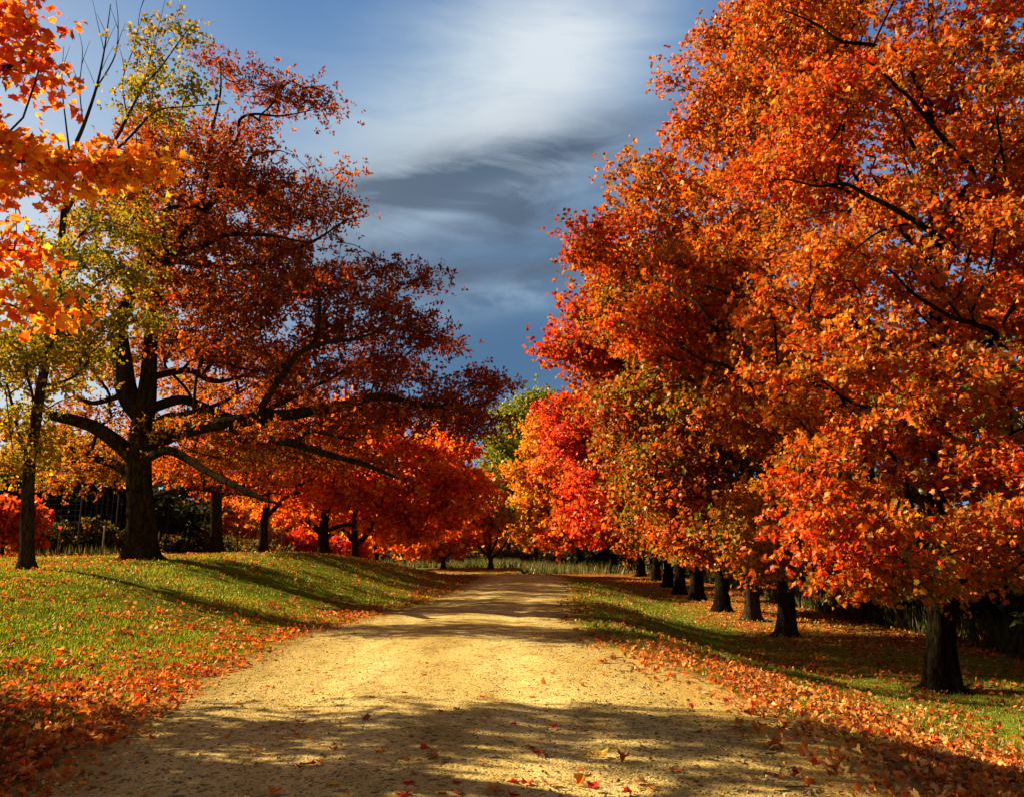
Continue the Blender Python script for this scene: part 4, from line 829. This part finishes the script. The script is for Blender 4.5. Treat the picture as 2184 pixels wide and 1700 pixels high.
# (x, y in the photo's lower road, colour, size m, place words)
LV = [(290, 335, 'crimson', .15, 'flat at the left edge of the big shadow'), (618, 322, 'rust', .12, 'standing on the line where sun meets shadow'), (122, 360, 'scarlet', .10, 'in shade at the left of the road below the shadow edge'), (215, 400, 'tan', .09, 'beside an orange leaf in the left shade'), (275, 398, 'orange', .11, 'beside a tan leaf in the left shade'), (455, 467, 'scarlet', .11, 'beneath the first sun fleck left of centre'), (680, 478, 'orange', .13, 'curled below the central sun fleck'), (900, 460, 'crimson', .13, 'in the shade at mid road'), (945, 497, 'grey', .12, 'folded over a brown one at mid road'), (940, 512, 'rust', .11, 'under a folded grey leaf at mid road'), (810, 517, 'rust', .10, 'small, alone left of the folded grey leaf'),
 (295, 552, 'crimson', .10, 'first of three in a line, left'), (345, 540, 'crimson', .11, 'middle of three in a line, left'), (398, 528, 'orange', .11, 'last of three in a line, left'), (447, 642, 'yellow', .13, 'glowing near the bottom edge, left'), (820, 632, 'scarlet', .12, 'near the bottom edge left of centre'), (800, 688, 'crimson', .15, 'large, at the bottom edge left of centre'), (1060, 630, 'scarlet', .10, 'near the bottom edge at mid road'), (1400, 635, 'scarlet', .13, 'brightest red one in the lower right shade'), (1330, 625, 'crimson', .12, 'left of the brightest red leaf, lower right'), (1505, 640, 'tan', .17, 'long, right of the brightest red leaf'), (1668, 628, 'orange', .14, 'with upturned tips in the lower right shade'), (1727, 655, 'crimson', .12, 'below the orange leaf with upturned tips'),
 (1770, 498, 'yellow', .15, 'standing curled in a sun fleck on the right'), (1712, 503, 'yellow', .12, 'flat beside the standing yellow leaf'), (1880, 517, 'rust', .15, 'standing, right of the standing yellow leaf'), (1660, 574, 'rust', .11, 'in the right shade below the yellow pair'), (1890, 680, 'crimson', .12, 'at the lower right corner of the road'), (1235, 668, 'orange', .13, 'near the bottom edge right of centre'), (1225, 688, 'tan', .14, 'lying under an orange one at the bottom edge'), (1335, 690, 'crimson', .12, 'at the bottom edge right of centre'), (988, 683, 'rust', .09, 'small, bottom edge at mid road'), (1068, 680, 'rust', .10, 'right of a small rust leaf, bottom edge'), (170, 674, 'orange', .14, 'at the lower left of the road'), (60, 478, 'orange', .13, 'at the far left of the road in shade'), (1430, 463, 'rust', .12, 'above a dark red one right of centre'), (1452, 486, 'crimson', .12, 'dark, below a rust one right of centre'), (1490, 496, 'grey', .10, 'pale, touching a dark red one right of centre'),
 (1530, 356, 'scarlet', .11, 'just on the sunny side of the shadow, right'), (1335, 346, 'scarlet', .11, 'on the sunny side of the shadow right of centre'), (1490, 282, 'crimson', .10, 'above the right finger of shadow'), (895, 104, 'rust', .13, 'in full sun at the top middle of the bright patch'), (345, 190, 'rust', .12, 'in full sun on the left of the bright patch'), (800, 190, 'rust', .12, 'in full sun left of the middle of the bright patch'), (1185, 210, 'scarlet', .11, 'in full sun right of the middle of the bright patch'), (1480, 144, 'orange', .13, 'standing in full sun on the right of the bright patch'), (1525, 96, 'crimson', .12, 'at the upper right of the bright patch'), (1430, 217, 'scarlet', .11, 'in full sun on the right, lower bright patch'), (980, 284, 'scarlet', .11, 'in full sun near the lower middle of the bright patch'), (1060, 271, 'rust', .11, 'next to a scarlet one, lower middle of the bright patch'), (130, 160, 'scarlet', .11, 'at the left border of the bright patch'), (1772, 46, 'orange', .24, 'large and upright on the right verge of the bright patch'), (2130, 574, 'rust', .14, 'on the right border of the road in shade'), (1960, 631, 'tan', .16, 'broad, on the right of the road in shade'), (2005, 656, 'orange', .10, 'below the broad tan leaf on the right'), (642, 214, 'rust', .10, 'curled, left of centre in the bright patch'), (415, 98, 'scarlet', .10, 'near the upper left of the bright patch'), (370, 88, 'orange', .10, 'left of a scarlet one, upper left of the bright patch'), (1125, 322, 'tan', .12, 'lower middle of the bright patch above the shadow'), (1660, 360, 'scarlet', .09, 'small, sunny side of the shadow at far right')]
rng = np.random.default_rng(8)
for i, (lx, ly, cn, s_, words) in enumerate(LV):
    px, py = 512.8 + lx * .4361, 1392 + ly * .4361
    dd = CAMZ * FPX / (py - HZ)
    for _ in range(4):
        p3 = P(px, py, dd); zz = float(ground(p3[0:1], p3[1:2])[0]) + .018; dd *= (CAMZ - zz) / (CAMZ - p3[2])
    p3 = P(px, py, dd)
    stand = any(w in words for w in ('stand', 'upright', 'upturned'))
    o_ = bpy.data.objects.new('fallen_leaf', leaf_mesh(i % 7, cn)); C.objects.link(o_)
    s_ *= .68; o_.scale = (s_, s_, s_ * (1.6 if stand else rng.uniform(.6, 1.1)))
    o_.rotation_euler = (rng.normal() * (.35 if stand else .1), rng.normal() * (.35 if stand else .1), rng.uniform(0, 6.28))
    o_.location = (p3[0], p3[1], float(ground(p3[0:1], p3[1:2])[0]) + (.02 if stand else .012))
    tag(o_, '%s fallen leaf %s' % (cn, words), 'leaf', 'single leaves lying on the road')

# ------------------------------------------------------------------ wire fence on the left
M_POST = simple_mat('dark steel post', (.02, .02, .02), .5, .4); M_GREY = simple_mat('weathered grey post', (.22, .2, .17), .8); M_WIRE = simple_mat('fence wire', (.045, .045, .04), .5, .6)
fp = [(-60, 34, 3.0, 0), (163, 34, 2.9, 0), (242, 36, 2.6, 0), (352, 40, 2.1, 0), (405, 43, 2.0, 0), (505, 47, 1.9, 0), (600, 50, 1.9, 0)]
pos = []
for px, d, h, k in fp:
    q = P(px, 1185, d); q[2] = float(ground(q[0:1], q[1:2])[0]); pos.append((q, h))
fence = empty('wire_fence', pos[1][0], 'tall wire mesh fence on thin dark posts behind the slender tree and great oak', 'fence'); F0 = pos[1][0]
def box_bars(segs, r):
    VV, QQ, n = [], [], 0
    for a, b in segs:
        v, q_ = tube(np.array([a, b]), [r, r], 4, None); VV.append(v); QQ.append(q_ + n); n += len(v)
    return np.vstack(VV), np.vstack(QQ)
for q, h in pos:
    v, q_ = tube(np.array([q + [0, 0, -.3], q + [0, 0, h * .5], q + [0, 0, h]]), [.035, .035, .03], 8, None)
    mesh_from('post', v - F0, q_.ravel(), np.full(len(q_), 4), M_POST, fence)
segs = []
for (a, ha), (b, hb) in zip(pos[:-1], pos[1:]):
    for t in np.linspace(.06, .95, 12): segs.append((a + [0, 0, ha * t], b + [0, 0, hb * t]))
    L_ = np.linalg.norm(b - a)
    for s in np.arange(.25, L_, .3):
        t = s / L_; c = a * (1 - t) + b * t; h = ha * (1 - t) + hb * t
        segs.append((c + [0, 0, h * .06], c + [0, 0, h * .95]))
v, q_ = box_bars(segs, .0026)
mesh_from('wire_mesh', v - F0, q_.ravel(), np.full(len(q_), 4), M_WIRE, fence)
for px, d, h, lab in [(217, 31, 1.15, 'thin pale stake left of the great oak trunk'), (121, 31, 1.0, 'slim grey stake right of the slender tree'), (335, 36, 1.0, 'short grey stake right of the great oak trunk'), (492, 44, 1.3, 'pale stake between the first two small oaks')]:
    q = P(px, 1188, d); q[2] = float(ground(q[0:1], q[1:2])[0])
    v, q_ = tube(np.array([[0, 0, -.3], [0, 0, h * .5], [.01, 0, h - .03], [.01, 0, h]]), [.03, .03, .028, .012], 8, None)
    s_ = mesh_from('stake', v, q_.ravel(), np.full(len(q_), 4), M_GREY); s_.location = q; tag(s_, lab, 'stake', 'pale stakes along the fence')

# ------------------------------------------------------------------ far wood that closes the horizon
rng = np.random.default_rng(99)
nf = 26000
fx = rng.uniform(-330, 330, nf); fy = rng.uniform(175, 230, nf) + np.abs(fx) * .1
top = 9 + 3 * sines(fx, fy, 41, 7, .004, .05)
fz = ground(fx, fy) + rng.uniform(0, 1, nf) ** .7 * top
pw = (np.sin(fx * .09) + np.sin(fx * .037 + 2) + rng.normal(size=nf) * .6)
FC = np.array([(.10, .11, .03), (.30, .14, .03), (.45, .14, .03), (.2, .18, .04)])
col = FC[np.clip(((pw + 2) * 1).astype(int), 0, 3)] * rng.lognormal(0, .25, (nf, 1))
fw = leaves_mesh('far_wood', np.stack([fx, fy, fz], 1), unit(rng.normal(size=(nf, 3))), rng.normal(size=(nf, 3)), rng.uniform(1.5, 3.2, nf), col, 'maple_mid', M_LEAF)
tag(fw, 'far autumn wood closing the horizon beyond the field', 'wood', kind='stuff')

# ------------------------------------------------------------------ light and sky
EL, AZ = rad(30), rad(17)                  # sun from the left, a little ahead
to_sun = Vector((-math.cos(AZ) * math.cos(EL), math.sin(AZ) * math.cos(EL), math.sin(EL)))
sun = bpy.data.lights.new('sun', 'SUN'); sun.energy = 5.0; sun.angle = rad(.55); sun.color = (1, .82, .50)
so = bpy.data.objects.new('sun', sun); C.objects.link(so); so.rotation_euler = to_sun.to_track_quat('Z', 'Y').to_euler(); so.location = (-40, 20, 40)

w = bpy.data.worlds.new('World'); sc.world = w; w.use_nodes = True
nt = w.node_tree; nt.nodes.clear()
out = nt.nodes.new('ShaderNodeOutputWorld')
sky = N(nt, 'ShaderNodeTexSky', sky_type='NISHITA'); sky.sun_disc = False; sky.sun_elevation = EL; sky.sun_rotation = math.atan2(to_sun.x, to_sun.y); sky.air_density = 1.0; sky.dust_density = .6; sky.ozone_density = 2.0
dirv = N(nt, 'ShaderNodeTexCoord').outputs['Generated']
def sk(r, g, b):
    f = lambda v: ((v / 255 + .055) / 1.055) ** 2.4
    return (f(r) / .175, f(g) / .175, f(b) / .175, 1)
def lobe(px, py, width, sx=1.0, sz=1.0, rot=0.0):
    """soft patch of sky around a fixed heading"""
    v = P(px, py, 1.0) - np.array([0, 0, CAMZ]); v = v / np.linalg.norm(v)
    d = N(nt, 'ShaderNodeVectorMath', {0: dirv, 1: tuple(v)}, operation='SUBTRACT').outputs[0]
    if rot: d = N(nt, 'ShaderNodeVectorRotate', {'Vector': d, 'Angle': rad(rot)}, rotation_type='Y_AXIS').outputs[0]
    q = N(nt, 'ShaderNodeVectorMath', {0: d, 1: (1 / sx, 1, 1 / sz)}, operation='MULTIPLY').outputs[0]
    l = N(nt, 'ShaderNodeVectorMath', {0: q}, operation='LENGTH').outputs['Value']
    q = math_(nt, 'DIVIDE', l, width); q = math_(nt, 'MULTIPLY', q, q); q = math_(nt, 'MULTIPLY', q, -1.0)
    return math_(nt, 'POWER', 2.718, q)
def add(*a):
    r = a[0]
    for b_ in a[1:]: r = math_(nt, 'ADD', r, b_)
    return r
def mul(a, b_, cl=False): return math_(nt, 'MULTIPLY', a, b_, cl)
# cloud coordinates: slanting wind-drawn streaks
m1 = N(nt, 'ShaderNodeMapping', {'Vector': dirv, 'Rotation': (0, rad(52), 0), 'Scale': (1.0, 1.0, 5.0)}).outputs[0]
m2 = N(nt, 'ShaderNodeMapping', {'Vector': dirv, 'Rotation': (0, rad(12), 0), 'Scale': (1.0, 1.0, 3.6)}).outputs[0]
soft = noise(nt, m1, 4.2, 9, .62, .7); soft2 = noise(nt, m2, 6.0, 9, .6, .5)
z_ = N(nt, 'ShaderNodeSeparateXYZ', {0: dirv})
grad = ramp(nt, z_.outputs[2], [(0, tuple(sk(120, 150, 180)[:3])), (.2, tuple(sk(120, 158, 196)[:3])), (.45, tuple(sk(100, 146, 190)[:3])), (.62, tuple(sk(68, 114, 168)[:3])), (1, tuple(sk(50, 90, 150)[:3]))])
c = mixc(nt, .12, grad.outputs[0], mixc(nt, 1.0, sky.outputs[0], (.40, .92, 1.35, 1), 'MULTIPLY'))
# wide pale haze, then the bright veil
haze = mul(add(mul(lobe(1010, 220, .16, 1.4, .8, 40), .8), mul(lobe(880, 330, .20, 1.5, .45, 24), .75)), ramp(nt, soft.outputs[0], [(.3, (.55, .55, .55)), (.62, (1.1, 1.1, 1.1))]).outputs[0])
c = mixc(nt, mul(haze, .62, True), c, sk(192, 212, 226))
veil = mul(add(mul(lobe(1190, 70, .12, .7, 2.0, 22), .55), mul(lobe(1120, 215, .14, 1.3, .6, 48), .75), mul(lobe(960, 300, .12, 1.7, .4, 30), .45)), ramp(nt, soft.outputs[0], [(.25, (.5, .5, .5)), (.68, (1.1, 1.1, 1.1))]).outputs[0])
c = mixc(nt, mul(veil, .85, True), c, sk(220, 230, 238))
# darker lower sky with drawn-out bars
c = mixc(nt, mul(lobe(1080, 760, .17, 2.0, .9), .85, True), c, sk(72, 106, 140))
b1 = ramp(nt, soft2.outputs[0], [(.34, (.45, .45, .45)), (.58, (1, 1, 1))]).outputs[0]
bars = mul(add(lobe(1020, 372, .15, 1.7, .2, 13), mul(lobe(1020, 490, .16, 1.7, .46, 8), 1.15), mul(lobe(1050, 590, .12, 1.6, .16, 6), .5)), b1)
c = mixc(nt, mul(bars, .92, True), c, sk(92, 110, 132))
glow = mul(add(lobe(950, 455, .07, 1.6, .2, 18), lobe(1120, 625, .10, 1.7, .22, 10)), ramp(nt, soft2.outputs[0], [(.36, (1, 1, 1)), (.6, (.1, .1, .1))]).outputs[0])
c = mixc(nt, mul(glow, .7, True), c, sk(158, 182, 204))
# white bank of cloud low on the left, and unseen warm cloud added overhead and behind as fill light
c = mixc(nt, mul(lobe(-40, 760, .34, .7, 1.2), .8, True), c, sk(226, 234, 240))
cloud_fill = ramp(nt, math_(nt, 'SUBTRACT', z_.outputs[2], mul(z_.outputs[1], .75)), [(.30, (0, 0, 0)), (.62, (1, 1, 1))]).outputs[0]
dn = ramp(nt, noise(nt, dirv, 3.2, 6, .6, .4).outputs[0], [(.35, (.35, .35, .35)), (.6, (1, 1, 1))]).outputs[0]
c = mixc(nt, mul(cloud_fill, dn, True), c, (1.1, .76, .42, 1))
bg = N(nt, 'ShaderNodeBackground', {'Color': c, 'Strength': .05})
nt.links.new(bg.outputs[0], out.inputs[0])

# ------------------------------------------------------------------ camera and render
cam = bpy.data.cameras.new('camera'); cam.sensor_width = 36; cam.lens = 36 * FPX / 2184; cam.clip_end = 3000; cam.clip_start = .05
co = bpy.data.objects.new('camera', cam); C.objects.link(co); co.location = (0, 0, CAMZ); co.rotation_euler = (rad(90) + PITCH, 0, 0)
sc.camera = co
sc.view_settings.view_transform = 'Standard'; sc.view_settings.look = 'None'; sc.view_settings.exposure = 0; sc.view_settings.gamma = 1
sc.cycles.film_exposure = 3.5
sc.cycles.max_bounces = 4; sc.cycles.diffuse_bounces = 3; sc.cycles.glossy_bounces = 1; sc.cycles.transmission_bounces = 2
print('done', time.time() - T0)
